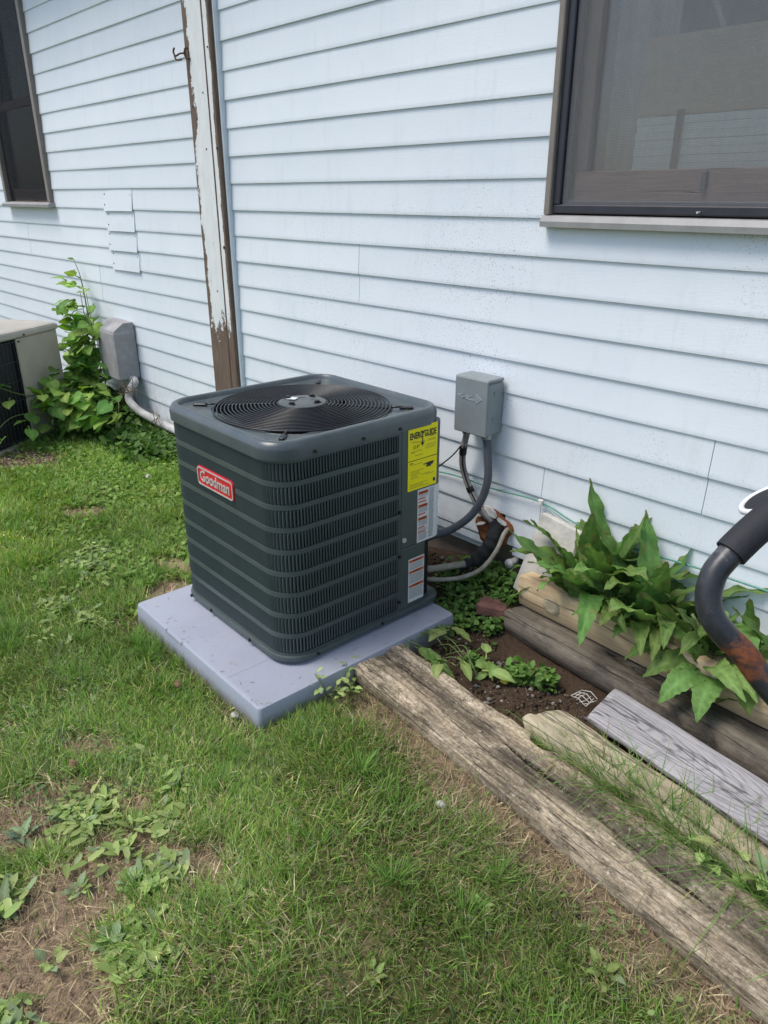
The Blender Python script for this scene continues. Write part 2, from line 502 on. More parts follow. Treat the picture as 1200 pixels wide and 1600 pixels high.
mat_wood('grey_board', (0.46, 0.445, 0.45), (0.34, 0.325, 0.335), (0.13, 0.12, 0.125), 0.55, (0.10, 0.095, 0.09), 1.3, 1.1, 0, True)
mat_wood('sash_brown', (0.22, 0.165, 0.145), (0.145, 0.105, 0.09), (0.06, 0.042, 0.036), 0.3, (0.05, 0.035, 0.03), 1.2, 1.0)
mat_attr('grass', 0.55, 0.30, 0, spec=0.25)
mat_attr('leaf', 0.55, 0.30, 0.20, 70, 0.28, 0.55, 0.35, 110)
mat_attr('soil', 0.95, 0, 0.45, 75, 0.15, 0, 0.9, 110)
mat_attr('litter', 0.85, 0, 0.2, 60, 0.15)

# ------------------------------------------------------------------ mesh helpers


def set_props(o, label=None, cat=None, group=None, kind=None):
    if label:
        o['label'] = label
    if cat:
        o['category'] = cat
    if group:
        o['group'] = group
    if kind:
        o['kind'] = kind
    return o


def root(name, loc, label, cat, group=None, rotz=0.0):
    o = bpy.data.objects.new(name, None)
    o.empty_display_size = 0.1
    COL.objects.link(o)
    o.location = loc
    o.rotation_euler = (0, 0, rotz)
    return set_props(o, label, cat, group)


class MB:
    def __init__(self):
        self.v = []
        self.f = []
        self.c = []

    def add(self, vs, fs, col=None):
        o = len(self.v)
        self.v += [tuple(p) for p in vs]
        self.f += [tuple(i + o for i in f) for f in fs]
        if col is not None:
            self.c += [col] * len(vs) if not isinstance(col, list) else col
        return self

    def box(self, c, s, M=None, taper=None):
        x, y, z = s[0] / 2, s[1] / 2, s[2] / 2
        vs = [Vector((i * x, j * y, k * z)) for k in (-1, 1) for j in (-1, 1) for i in (-1, 1)]
        if M is not None:
            vs = [M @ p for p in vs]
        vs = [p + Vector(c) for p in vs]
        return self.add(vs, [(0, 2, 3, 1), (4, 5, 7, 6), (0, 1, 5, 4), (2, 6, 7, 3), (0, 4, 6, 2), (1, 3, 7, 5)])

    def bbox(self, c, s, b=0.004, M=None):
        """box with chamfered edges"""
        x, y, z = s[0] / 2, s[1] / 2, s[2] / 2
        b = min(b, x * .9, y * .9, z * .9)
        loops = [(x - b, y - b, -z), (x, y, -z + b), (x, y, z - b), (x - b, y - b, z)]
        vs = []
        for (X, Y, Z) in loops:
            for (i, j) in ((-1, -1), (1, -1), (1, 1), (-1, 1)):
                # octagonal loop for vertical chamfers
                a, d = (X - b if Y == y else X, Y) if True else (X, Y)
                vs.append(Vector((i * X, j * (Y - b), Z)) if i * j > 0 else Vector((i * (X - b), j * Y, Z)))
                vs.append(Vector((i * (X - b), j * Y, Z)) if i * j > 0 else Vector((i * X, j * (Y - b), Z)))
        if M is not None:
            vs = [M @ p for p in vs]
        vs = [p + Vector(c) for p in vs]
        fs = [tuple(reversed(range(8))), tuple(range(24, 32))]
        for l in range(3):
            for k in range(8):
                fs.append((l * 8 + k, l * 8 + (k + 1) % 8, (l + 1) * 8 + (k + 1) % 8, (l + 1) * 8 + k))
        return self.add(vs, fs)

    def tube(self, pts, r, seg=8, caps=True, col=None, closed=False):
        P = [Vector(p) for p in pts]
        n = len(P)
        up = None
        vs, cs = [], []
        for i in range(n):
            if closed:
                t = (P[(i + 1) % n] - P[i - 1]).normalized()
            else:
                t = (P[min(i + 1, n - 1)] - P[max(i - 1, 0)]).normalized()
            if up is None:
                up = Vector((0, 0, 1)) if abs(t.z) < 0.9 else Vector((1, 0, 0))
            a = t.cross(up)
            if a.length < 1e-6:
                a = t.orthogonal()
            a.normalize()
            b = a.cross(t).normalized()
            up = b
            rr = r[i] if isinstance(r, (list, tuple)) else r
            for k in range(seg):
                th = 2 * math.pi * k / seg
                vs.append(P[i] + a * (rr * math.cos(th)) + b * (rr * math.sin(th)))
                if col is not None:
                    cs.append(col[i])
        fs = []
        for i in range(n if closed else n - 1):
            j = (i + 1) % n
            for k in range(seg):
                fs.append((i * seg + k, i * seg + (k + 1) % seg, j * seg + (k + 1) % seg, j * seg + k))
        if caps and not closed:
            fs.append(tuple(reversed(range(seg))))
            fs.append(tuple((n - 1) * seg + k for k in range(seg)))
        return self.add(vs, fs, cs if col is not None else None)

    def loft(self, loops, cap0=False, cap1=False, closed=True):
        n = len(loops[0])
        vs = [p for l in loops for p in l]
        fs = []
        for i in range(len(loops) - 1):
            for k in range(n if closed else n - 1):
                fs.append((i * n + k, i * n + (k + 1) % n, (i + 1) * n + (k + 1) % n, (i + 1) * n + k))
        if cap0:
            fs.append(tuple(reversed(range(n))))
        if cap1:
            fs.append(tuple((len(loops) - 1) * n + k for k in range(n)))
        return self.add(vs, fs)

    def cyl(self, c, r, h, axis='Z', seg=16, r2=None):
        r2 = r if r2 is None else r2
        loops = []
        for rr, t in ((r, -h / 2), (r2, h / 2)):
            l = []
            for k in range(seg):
                th = 2 * math.pi * k / seg
                a, b = rr * math.cos(th), rr * math.sin(th)
                q = {'Z': (a, b, t), 'X': (t, a, b), 'Y': (b, t, a)}[axis]
                l.append((c[0] + q[0], c[1] + q[1], c[2] + q[2]))
            loops.append(l)
        return self.loft(loops, True, True)

    def build(self, name, mat, parent=None, origin=(0, 0, 0), smooth=False, kind=None, auto=None):
        me = bpy.data.meshes.new(name)
        o = Vector(origin)
        me.from_pydata([tuple(Vector(p) - o) for p in self.v], [], self.f)
        me.materials.append(MATS[mat] if isinstance(mat, str) else mat)
        if self.c and len(self.c) == len(self.v):
            at = me.color_attributes.new('Col', 'FLOAT_COLOR', 'POINT')
            at.data.foreach_set('color', np.array([(c[0], c[1], c[2], 1) for c in self.c], dtype=np.float32).ravel())
        if smooth:
            me.polygons.foreach_set('use_smooth', [True] * len(me.polygons))
            if auto:
                me.set_sharp_from_angle(angle=R(auto))
        me.validate()
        ob = bpy.data.objects.new(name, me)
        COL.objects.link(ob)
        if parent is not None:
            ob.parent = parent
        else:
            ob.location = origin
        if kind:
            ob['kind'] = kind
        return ob


def np_mesh(name, verts, tris, cols, mat, kind=None, smooth=False):
    me = bpy.data.meshes.new(name)
    nv, nf = len(verts), len(tris)
    me.vertices.add(nv)
    me.vertices.foreach_set('co', np.asarray(verts, np.float32).ravel())
    me.loops.add(nf * 3)
    me.loops.foreach_set('vertex_index', np.asarray(tris, np.int32).ravel())
    me.polygons.add(nf)
    me.polygons.foreach_set('loop_start', np.arange(0, nf * 3, 3, dtype=np.int32))
    try:
        me.polygons.foreach_set('loop_total', np.full(nf, 3, np.int32))
    except Exception:
        pass
    at = me.color_attributes.new('Col', 'FLOAT_COLOR', 'POINT')
    c4 = np.ones((nv, 4), np.float32)
    c4[:, :3] = cols
    at.data.foreach_set('color', c4.ravel())
    if smooth:
        me.polygons.foreach_set('use_smooth', np.ones(nf, bool))
    me.update(calc_edges=True)
    me.materials.append(MATS[mat])
    ob = bpy.data.objects.new(name, me)
    COL.objects.link(ob)
    if kind:
        ob['kind'] = kind
    return ob


def text_mesh(name, body, size, M, mat, parent, extrude=0.0, width=None, offset=0.0):
    cu = bpy.data.curves.new(name, 'FONT')
    cu.body = body
    cu.size = size
    cu.extrude = extrude
    cu.offset = offset
    cu.align_x = 'CENTER'
    cu.align_y = 'CENTER'
    to = bpy.data.objects.new(name + '_curve', cu)
    COL.objects.link(to)
    bpy.context.view_layer.update()
    me = bpy.data.meshes.new_from_object(to.evaluated_get(bpy.context.evaluated_depsgraph_get()))
    bpy.data.objects.remove(to)
    bpy.data.curves.remove(cu)
    me.name = name
    if width:
        xs = [v.co.x for v in me.vertices]
        s = width / (max(xs) - min(xs))
        for v in me.vertices:
            v.co.x *= s
    me.transform(M)
    me.materials.clear()
    me.materials.append(MATS[mat])
    ob = bpy.data.objects.new(name, me)
    COL.objects.link(ob)
    ob.parent = parent
    return ob


def smooth_path(pts, n=40):
    P = [Vector(p) for p in pts]
    P = [P[0] * 2 - P[1]] + P + [P[-1] * 2 - P[-2]]
    out = []
    segs = len(P) - 3
    for i in range(n):
        t = i / (n - 1) * segs
        k = min(int(t), segs - 1)
        u = t - k
        a, b, c, d = P[k], P[k + 1], P[k + 2], P[k + 3]
        out.append(0.5 * ((2 * b) + (c - a) * u + (2 * a - 5 * b + 4 * c - d) * u * u + (3 * b - a - 3 * c + d) * u ** 3))
    return out


class VNoise:
    """tileable value noise for arrays"""
    def __init__(self, seed, n=64):
        self.n = n
        self.g = np.random.default_rng(seed).random((n, n))

    def __call__(self, x, y, f):
        x = np.asarray(x) * f
        y = np.asarray(y) * f
        xi, yi = np.floor(x).astype(int), np.floor(y).astype(int)
        u, v = x - xi, y - yi
        u, v = u * u * (3 - 2 * u), v * v * (3 - 2 * v)
        n, g = self.n, self.g
        a, b = g[xi % n, yi % n], g[(xi + 1) % n, yi % n]
        c, d = g[xi % n, (yi + 1) % n], g[(xi + 1) % n, (yi + 1) % n]
        return (a * (1 - u) + b * u) * (1 - v) + (c * (1 - u) + d * u) * v


VN = [VNoise(s) for s in (11, 12, 13, 14, 15)]


def fbm(x, y, f, k=0):
    return (VN[k](x, y, f) + .5 * VN[(k + 1) % 5](x, y, f * 2.1) + .25 * VN[(k + 2) % 5](x, y, f * 4.3)) / 1.75


# ------------------------------------------------------------------ layout constants
WY, LY = 2.05, 2.09                       # faces of the right and left siding
DZ = 0.114
PADO = Vector((-1.5137, 0.912, 0))        # front corner of the pad
PROT = R(-1.37)


def padw(a, b, z):
    c, s = math.cos(PROT), math.sin(PROT)
    return Vector((PADO.x - a * c - b * s, PADO.y - a * s + b * c, z))


def sstep(a, b, x):
    t = np.clip((np.asarray(x, float) - a) / (b - a), 0, 1)
    return t * t * (3 - 2 * t)


def ground_z(x, y):
    x, y = np.asarray(x, float), np.asarray(y, float)
    z = 0.022 * (fbm(x, y, 1.1, 0) - 0.5) * sstep(0.0, 0.25, np.abs(x) * 0 + 1)
    z = z + 0.008 * (fbm(x, y, 6.0, 2) - 0.5)
    # raised bed behind the timbers and the soil against the wall
    bed = sstep(1.84, 1.98, y) * sstep(-1.42, -1.25, x)
    z = z + 0.135 * bed * (1 - sstep(2.5, 3.5, x))
    wl = sstep(1.80, 2.0, y) * sstep(-2.2, -1.7, x) * (1 - sstep(-1.42, -1.25, x))
    z = z + 0.075 * wl
    # level under pad
    px, py = x - (PADO.x - .42), y - (PADO.y + .40)
    inpad = (1 - sstep(0.46, 0.62, np.abs(px))) * (1 - sstep(0.46, 0.62, np.abs(py)))
    z = z * (1 - inpad) - 0.016 * inpad
    return z


def gz(x, y):
    return float(ground_z(x, y))


# ------------------------------------------------------------------ zones
def ell(x, y, cx, cy, rx, ry, rot=0.0):
    c, s = math.cos(rot), math.sin(rot)
    u = ((x - cx) * c + (y - cy) * s) / rx
    v = (-(x - cx) * s + (y - cy) * c) / ry
    return np.sqrt(u * u + v * v)


BARE = [(-1.31, 0.26, 0.25, 0.105, 1.75), (-1.13, 0.17, 0.12, 0.10, 0.8), (-1.24, 0.50, 0.10, 0.06, 0.8), (-1.66, 0.22, 0.26, 0.07, .7), (-1.58, 0.43, 0.16, 0.07, 0.75), (-1.36, 0.44, 0.07, 0.06, 0.75), (-1.75, 0.52, 0.10, 0.05, 0.75),
        (-4.50, 1.20, 0.34, 0.17, 0.7), (-3.43, 1.20, 0.13, 0.06, .8), (-2.62, 1.24, 0.10, 0.06, 0.4), (-2.45, 1.12, .07, .12, 0.2)]


def bare_mask(x, y):
    m = np.zeros_like(np.asarray(x, float))
    jig = 0.55 * (fbm(x, y, 9, 1) - 0.5) * 2
    for (cx, cy, rx, ry, rot) in BARE:
        d = ell(x, y, cx, cy, rx, ry, rot) + jig * 0.7
        m = np.maximum(m, 1 - sstep(0.75, 1.35, d))
    # worn strip along the front of the long plank
    d = (y - (1.27 - 0.107 * (x + 1.5)))        # front edge of the plank
    strip = (1 - sstep(0.02, 0.17, -d - 0.09 * (fbm(x, y, 7, 3) - .3))) * (d < 0.05) * (x > -1.62)
    m = np.maximum(m, strip * 0.9)
    return m


def soil_mask(x, y):
    """dark soil between the plank, the pad and the wall"""
    front = 1.43 - 0.107 * (x + 1.5)
    m = sstep(-0.03, 0.05, y - front) * sstep(-1.66, -1.56, x + 0.05 * (fbm(x, y, 8, 2) - .5))
    m2 = sstep(1.74, 1.84, y + 0.08 * (fbm(x, y, 6, 1) - .5)) * sstep(-2.6, -2.2, x)
    return np.clip(np.maximum(m, m2), 0, 1)


def blocked(x, y):
    """true where a solid thing covers the ground"""
    c, s = math.cos(-PROT), math.sin(-PROT)
    dx, dy = x - PADO.x, y - PADO.y
    a = -(dx * math.cos(PROT) + dy * math.sin(PROT))
    b = -dx * math.sin(PROT) + dy * math.cos(PROT)
    pad = (a > -0.002) & (a < 0.815) & (b > -0.002) & (b < 0.815)
    L = math.hypot(1, 0.107)
    d = (y - (1.255 - 0.107 * (x + 1.5))) / L
    plank = (d > 0.004) & (d < 0.216) & (x > -1.56)
    wall = y > 2.04
    oc = ((x + 4.93) * 0.51 + (y - 1.73) * -0.86, (x + 4.93) * -0.86 + (y - 1.73) * -0.51)
    old = (oc[0] > 0) & (oc[0] < .72) & (oc[1] > 0) & (oc[1] < .72)
    dk = (y > 1.70 - .12 * (x + .9)) & (y < 1.93 - .07 * (x + 1.0)) & (x > -1.36)
    return pad | plank | wall | old | dk


# ------------------------------------------------------------------ ground sheet
def build_ground():
    xs = np.concatenate([-np.geomspace(80, 6.4, 16), np.arange(-6.2, 1.6, 0.022), np.geomspace(1.65, 80, 18)])
    ys = np.concatenate([-np.geomspace(80, 1.1, 16), np.arange(-1.0, 2.14, 0.022), np.geomspace(2.2, 80, 14)])
    X, Y = np.meshgrid(xs, ys)
    x, y = X.ravel(), Y.ravel()
    near = (x > -6.4) & (x < 1.7) & (y > -1.2) & (y < 2.3)
    z = ground_z(x, y)
    sm, bm = soil_mask(x, y), bare_mask(x, y)
    crumbs = (fbm(x, y, 31, 1) - .5) * 0.012
    z = z + crumbs * np.maximum(sm, bm * 0.6) * near
    z = z - 0.006 * bm * near
    thatch = np.array([0.115, 0.115, 0.045])
    straw = np.array([0.30, 0.23, 0.135])
    brown = np.array([0.34, 0.245, 0.17])
    dark = np.array([0.070, 0.047, 0.032])
    lawn = np.array([0.06, 0.085, 0.028])
    nn = fbm(x, y, 2.3, 3)[:, None]
    col = thatch * (0.75 + 0.5 * nn) + 0 * x[:, None]
    st = sstep(.52, .66, fbm(x, y, 5, 4))[:, None] * 0.40
    col = col * (1 - st) + straw * st
    b = bm[:, None]
    pal = brown * (0.8 + 0.45 * fbm(x, y, 14, 0)[:, None])
    col = col * (1 - b) + pal * b
    s = sm[:, None]
    col = col * (1 - s) + dark * (0.7 + 0.7 * fbm(x, y, 12, 2)[:, None]) * s
    far = (~near)[:, None]
    col = np.where(far, lawn, col)
    nx, ny = len(xs), len(ys)
    i = np.arange(nx * ny).reshape(ny, nx)
    a, b_, c, d = i[:-1, :-1].ravel(), i[:-1, 1:].ravel(), i[1:, 1:].ravel(), i[1:, :-1].ravel()
    tris = np.concatenate([np.stack([a, b_, c], 1), np.stack([a, c, d], 1)])
    ob = np_mesh('ground', np.stack([x, y, z], 1), tris, col, 'soil', 'structure', True)
    return ob


build_ground()


# ------------------------------------------------------------------ house
house = root('house', (-3.3, 2.3, 0), 'white house clad in horizontal clapboard siding with two brown framed windows', 'house')
HO = Vector((-3.3, 2.3, 0))
WINR = (-1.475, -0.30, 1.345, 2.48)       # right window: outer x0,x1,z0,z1
WINL = (-6.50, -5.59, 1.355, 2.95)


def board(x0, x1, zb, zt, yf, jx=0.0, name='siding_board'):
    lip = 0.010
    prof = [(yf + 0.010, zb - 0.001), (yf, zb + 0.001), (yf - 0.0006, zb + 0.011), (yf + 0.0005, zb + 0.017), (yf + lip - 0.003, zt + 0.004), (yf + lip + 0.004, zt + 0.004)]
    m = MB()
    n = max(2, int((x1 - x0) / 0.28) + 1)
    loops = []
    for k in range(n):
        x = x0 + (x1 - x0) * k / (n - 1)
        wz = 0.0018 * (mnoise.noise((x * 1.1, zb * 7, 1.3)))
        wy = 0.0016 * (mnoise.noise((x * 1.9, zb * 9, 5.3)))
        loops.append([(x, y + wy, z + (wz if i < 4 else wz * .5)) for i, (y, z) in enumerate(prof)])
    m.loft(loops, True, True)
    return m.build(name, 'vinyl', house, HO, True, auto=20)


SEAMS_R = {10: [-2.364], 11: [-2.364], 12: [-1.0, -3.0], 13: [-1.0, 0.6], 14: [-0.84], 15: [-0.84], 16: [-1.402], 17: [-1.402], 8: [-2.9], 9: [-2.9], 6: [0.3], 7: [0.3], 4: [-2.0 + 2.6], 5: [0.6]}
SEAMS_R[12] = []
SEAMS_R[13] = []
SEAMS_R[8] = []
SEAMS_R[9] = []


def cut(spans, a, b):
    out = []
    for (p, q) in spans:
        if b <= p or a >= q:
            out.append((p, q))
            continue
        if a > p:
            out.append((p, a))
        if b < q:
            out.append((b, q))
    return out


z0r = 2.2685
for k in range(-5, 19):
    zb = z0r - DZ * k
    zt = zb + DZ
    if zb > 2.84:
        continue
    spans = [(-3.270, 2.6)]
    if zt > WINR[2] + 0.012 and zb < WINR[3] - 0.012:
        spans = cut(spans, WINR[0] + 0.012, WINR[1] - 0.012)
    if k == 18:
        spans = cut(spans, -1.640, -1.555)
    for sx in SEAMS_R.get(k, []):
        spans = cut(spans, sx - 0.0012, sx + 0.0012)
    for (a, b) in spans:
        if b - a > 0.02:
            board(a, b, zb, zt, WY + (0.0006 if k % 2 else 0))
z0l = 1.4573
PATCH_X = (-4.775, -4.395)
for k in range(-12, 13):
    zb = z0l - 0.1134 * k
    zt = zb + 0.1134
    if zb > 2.84 or zb < 0.08:
        continue
    spans = [(-9.0, -3.520)]
    if zt > WINL[2] + 0.012 and zb < WINL[3]:
        spans = cut(spans, WINL[0] + 0.012, WINL[1] - 0.012)
    sx = {2: [-4.395], 1: [-4.395], 3: [-4.392, -6.2], 4: [-4.385, -6.2], 5: [-5.0], 6: [-5.0], 8: [-3.9], 9: [-3.9], -1: [-7.5], -2: [-7.5]}.get(k, [])
    if k in (8, 9):
        sx = []
    for s_ in sx:
        spans = cut(spans, s_ - 0.0022, s_ + 0.0022)
    for (a, b) in spans:
        if b - a > 0.02:
            board(a, b, zb, zt, LY)
# sheet patches over the damaged courses
for i, k in enumerate((1, 2, 3, 4)):
    zb = z0l - 0.1134 * k - 0.006
    x0, x1 = (-4.79, -4.40) if k % 2 else (-4.772, -4.398)
    m = MB()
    prof = [(LY - 0.0055, zb - 0.004), (LY - 0.0035, zb - 0.0045), (LY + 0.0095, zb + 0.118), (LY + 0.0075, zb + 0.118)]
    m.loft([[(x, y + dy, z + dzz) for (y, z) in prof] for x, dy, dzz in ((x0, 0.001, -.002), ((x0 + x1) / 2, -0.002, .001), (x1, -0.001, 0.002))], True, True)
    ob = m.build('siding_patch', 'vinyl', house, HO)
    for (sx_, sz_) in ((x0 + 0.02, .03), (x1 - 0.02, .085), (x0 + .02, .09)):
        MB().cyl((sx_, LY - 0.004 + sz_ * .1, zb + sz_), 0.0045, 0.004, 'Y', 8).build('nail', 'black', ob, HO)

# wooden trim board between the two wall faces
TBX, TBY = -3.510, 2.012
m = MB()
nz = 60
loops = []
for k in range(nz + 1):
    z = 0.10 + (2.86 - 0.10) * k / nz
    rag = 0.004 * mnoise.noise((0, z * 9, 3)) - (0.006 if 0.0 else 0)
    g = 0.003 * mnoise.noise((4, z * 14, 7))
    loops.append([(TBX + rag, TBY + 0.09, z), (TBX + rag, TBY + 0.002, z), (TBX + rag + 0.003, TBY, z), (TBX + 0.165, TBY - 0.001, z), (TBX + 0.170 + g, TBY + 0.004, z), (TBX + 0.178 + g, TBY + 0.004, z), (TBX + 0.182, TBY, z), (TBX + 0.222 + g * .5, TBY, z), (TBX + 0.226, TBY + 0.004, z), (TBX + 0.226, TBY + 0.06, z)])
m.loft(loops, True, True, closed=False)
tb = m.build('trim_board', 'peel', house, HO)
# shift so that the shader's object x starts at the board edge
tb.location = Vector((TBX, TBY, 0)) - HO
for v in tb.data.vertices:
    v.co = v.co - tb.location
for (hx, hz) in ((0.213, 1.62), (0.205, 1.19), (0.12, 1.62), (0.06, 1.75), (0.11, 0.98), (0.16, 0.8), (0.13, 1.85), (0.03, 1.80), (0.20, 2.02)):
    MB().cyl((TBX + hx, TBY - 0.001, hz), 0.007 if hx > 0.2 else 0.004, 0.004, 'Y', 10).build('nail_hole', 'black', house, HO)
# white channel right of the board
m = MB()
m.box((-3.277, 2.046, 1.52), (0.012, 0.03, 2.64))
m.build('corner_channel', 'vinyl', house, HO)
# rusty double hook screwed to the board edge
m = MB()
hx, hz = -3.535, 2.015
hy = TBY
m.tube(smooth_path([(hx + .07, hy + .012, hz + .02), (hx + .05, hy - .012, hz + .028), (hx + .045, hy - .02, hz), (hx + .055, hy - .015, hz - .03), (hx + .075, hy - .004, hz - .03)], 16), 0.006, 8)
m.tube(smooth_path([(hx + .05, hy - .02, hz), (hx + .01, hy - .035, hz - .002), (hx - .02, hy - .045, hz - .012), (hx - .035, hy - .05, hz + .01), (hx - .02, hy - .05, hz + .032)], 16), 0.0055, 8)
m.tube(smooth_path([(hx - .03, hy - .05, hz - .005), (hx - .005, hy - .05, hz - .035), (hx + .03, hy - .035, hz - .035)], 12), 0.005, 8)
m.v = [(hx + .06 + (p[0] - hx - .06) * .72, hy + (p[1] - hy) * .8, hz + (p[2] - hz) * .72) for p in m.v]
m.build('hook', 'rust_dark', house, HO, True)


def frame_strip(m, x0, x1, z0, z1, y, wd, dp, sides='LRTB'):
    """rectangular ring of bars, wd wide, dp deep, front at y; bars butt end to end"""
    yc = y + dp / 2
    if 'B' in sides:
        m.bbox(((x0 + x1) / 2, yc, z0 + wd / 2), (x1 - x0, dp, wd), 0.003)
    if 'T' in sides:
        m.bbox(((x0 + x1) / 2, yc, z1 - wd / 2), (x1 - x0, dp, wd), 0.003)
    zb = z0 + (wd if 'B' in sides else 0)
    zt = z1 - (wd if 'T' in sides else 0)
    if 'L' in sides:
        m.bbox((x0 + wd / 2, yc, (zb + zt) / 2), (wd, dp, zt - zb), 0.003)
    if 'R' in sides:
        m.bbox((x1 - wd / 2, yc, (zb + zt) / 2), (wd, dp, zt - zb), 0.003)


def room(par, x0, x1, z0, z1, y0, depth, mat, pad=0.5):
    m = MB()
    X0, X1, Z0, Z1, Y1 = x0 - pad, x1 + pad, z0 - 0.8, z1 + 0.25, y0 + depth
    t = 0.05
    m.box(((X0 + X1) / 2, Y1 + t / 2, (Z0 + Z1) / 2), (X1 - X0, t, Z1 - Z0))
    m.box((X0 - t / 2, (y0 + Y1) / 2, (Z0 + Z1) / 2), (t, depth, Z1 - Z0))
    m.box((X1 + t / 2, (y0 + Y1) / 2, (Z0 + Z1) / 2), (t, depth, Z1 - Z0))
    m.box(((X0 + X1) / 2, (y0 + Y1) / 2, Z0 - t / 2), (X1 - X0, depth, t))
    m.box(((X0 + X1) / 2, (y0 + Y1) / 2, Z1 + t / 2), (X1 - X0, depth, t))
    # inside face of the outer wall, around the opening
    yw = y0 - 0.012
    m.box(((X0 + x0) / 2 + .005, yw, (Z0 + Z1) / 2), (x0 - X0 + .01, 0.02, Z1 - Z0))
    m.box(((X1 + x1) / 2 - .005, yw, (Z0 + Z1) / 2), (X1 - x1 + .01, 0.02, Z1 - Z0))
    m.box(((x0 + x1) / 2, yw, (Z0 + z0) / 2), (x1 - x0 - .02, 0.02, z0 - Z0))
    m.box(((x0 + x1) / 2, yw, (Z1 + z1) / 2), (x1 - x0 - .02, 0.02, Z1 - z1))
    return m.build('room_wall', mat, par, HO)


def curtain(par, x0, x1, z0, z1, y, mat, amp=0.02, freq=55):
    m = MB()
    n = 60
    loops = []
    for z in (z0, z1):
        l = []
        for k in range(n + 1):
            x = x0 + (x1 - x0) * k / n
            l.append((x, y + amp * math.sin(x * freq + 0.8 * math.sin(x * 13)) + 0.006 * math.sin(x * 140), z))
        loops.append(l)
    back = [[(p[0], p[1] + 0.004, p[2]) for p in l] for l in loops]
    m.loft(loops, closed=False)
    m.loft(back, closed=False)
    return m.build('curtain', mat, par, HO, True)


# right window
x0, x1, z0, z1 = WINR
wr = MB()
frame_strip(wr, x0, x1, z0 + 0.022, z1, WY - 0.018, 0.022, 0.071, 'LRT')
win_r = wr.build('window', 'brown_trim', house, HO)
win_r['label'] = 'brown framed window with dark insect screen at the right'
m = MB()
prof = [(WY - 0.028, z0 - 0.012), (WY - 0.030, z0 + 0.004), (WY - 0.022, z0 + 0.020), (WY + 0.05, z0 + 0.026), (WY + 0.05, z0 - 0.004), (WY - 0.028, z0 - 0.012)]
m.loft([[(x, y, z) for (y, z) in prof] for x in (x0 - 0.002, (x0 + x1) / 2, x1 + 0.002)], True, True)
m.build('sill', 'sill_tan', win_r, HO)
m = MB()
frame_strip(m, x0 + 0.0235, x1 - 0.0235, z0 + 0.0275, z1 - 0.0235, WY - 0.004, 0.024, 0.018)
m.build('screen_frame', 'frame_dark', win_r, HO)
m = MB()
frame_strip(m, x0 + 0.0245, x1 - 0.0245, z0 + 0.029, z1 - 0.025, WY + 0.016, 0.034, 0.020)
m.build('jamb', 'frame_dark', win_r, HO)
m = MB()
m.box(((x0 + x1) / 2, WY + 0.006, (z0 + z1) / 2), (x1 - x0 - 0.10, 0.0012, z1 - z0 - 0.10))
m.build('insect_screen', 'screen', win_r, HO)
m = MB()
frame_strip(m, x0 + 0.058, x1 - 0.058, z0 + 0.144, z1 - 0.06, WY + 0.042, 0.045, 0.030, 'LRT')
m.build('sash_stile', 'curtain_dark', win_r, HO)
m = MB()
m.bbox(((x0 + x1) / 2, WY + 0.056, z0 + 0.058 + 0.0425), (x1 - x0 - 0.125, 0.032, 0.085), 0.003)
sash = m.build('sash', 'sash_brown', win_r, HO)
m = MB()
m.bbox((-1.005, WY + 0.034, z0 + 0.112), (0.014, 0.012, 0.05), 0.002)
m.build('sash_latch', 'frame_dark', sash, HO)
m = MB()
m.box(((x0 + x1) / 2, WY + 0.062, (z0 + z1) / 2 + 0.02), (x1 - x0 - 0.18, 0.004, z1 - z0 - 0.20))
m.build('pane', 'glass', win_r, HO)
MB().cyl((-0.985, WY - 0.010, z0 + 0.036), 0.003, 0.016, 'Y', 8).build('screw', 'silver', win_r, HO)
# inside: side curtain, white half blind with a mullion, tan shade above it
curtain(win_r, x0 + 0.11, x0 + 0.30, z0 + 0.10, z1, WY + 0.13, 'curtain', 0.014, 70)
m = MB()
for k in range(7):
    zc = z0 + 0.150 + k * 0.0195
    m.box(((x0 + x1) / 2 + 0.08, WY + 0.080 + 0.004 * (k % 2), zc), (x1 - x0 - 0.30, 0.010, 0.0185))
m.build('half_blind', 'blind_white', win_r, HO)
MB().box((-1.115, WY + 0.070, z0 + 0.215), (0.017, 0.012, 0.150)).build('mullion', 'brown_trim', win_r, HO)
m = MB()
m.box(((x0 + x1) / 2 + 0.1, WY + 0.092, z0 + 0.375), (x1 - x0 - 0.25, 0.012, 0.19))
m.build('cafe_shade', 'shade_tan', win_r, HO)
# diagonal bar added behind the glass as the reflected gable line
m = MB()
m.tube([(-1.02, WY + 0.14, z0 + 0.40), (-1.28, WY + 0.16, z0 + 0.86)], 0.008, 8)
m.build('gable_reflection', 'curtain', win_r, HO)
room(win_r, x0 + 0.03, x1 - 0.03, z0 + 0.03, z1 - 0.03, WY + 0.10, 2.6, 'room_tan')

# left window (double hung)
x0, x1, z0, z1 = WINL
m = MB()
frame_strip(m, x0, x1, z0 + 0.020, z1, LY - 0.026, 0.045, 0.085, 'LRT')
win_l = m.build('window', 'brown_trim', house, HO)
win_l['label'] = 'tall dark double hung window with brown frame at the left'
m = MB()
prof = [(LY - 0.05, z0 - 0.012), (LY - 0.052, z0 + 0.006), (LY - 0.03, z0 + 0.019), (LY + 0.05, z0 + 0.026), (LY + 0.05, z0 - 0.004)]
m.loft([[(x, y, z) for (y, z) in prof] for x in (x0 - 0.012, x1 + 0.02)], True, True)
m.build('sill', 'sill_tan', win_l, HO)
m = MB()
frame_strip(m, x0 + 0.047, x1 - 0.047, z0 + 0.024, 2.03, LY + 0.016, 0.05, 0.03, 'LRT')
m.bbox(((x0 + x1) / 2, LY + 0.031, z0 + 0.024 + 0.042), (x1 - x0 - 0.096, 0.03, 0.084), 0.003)
m.build('lower_sash', 'sash_brown', win_l, HO)
m = MB()
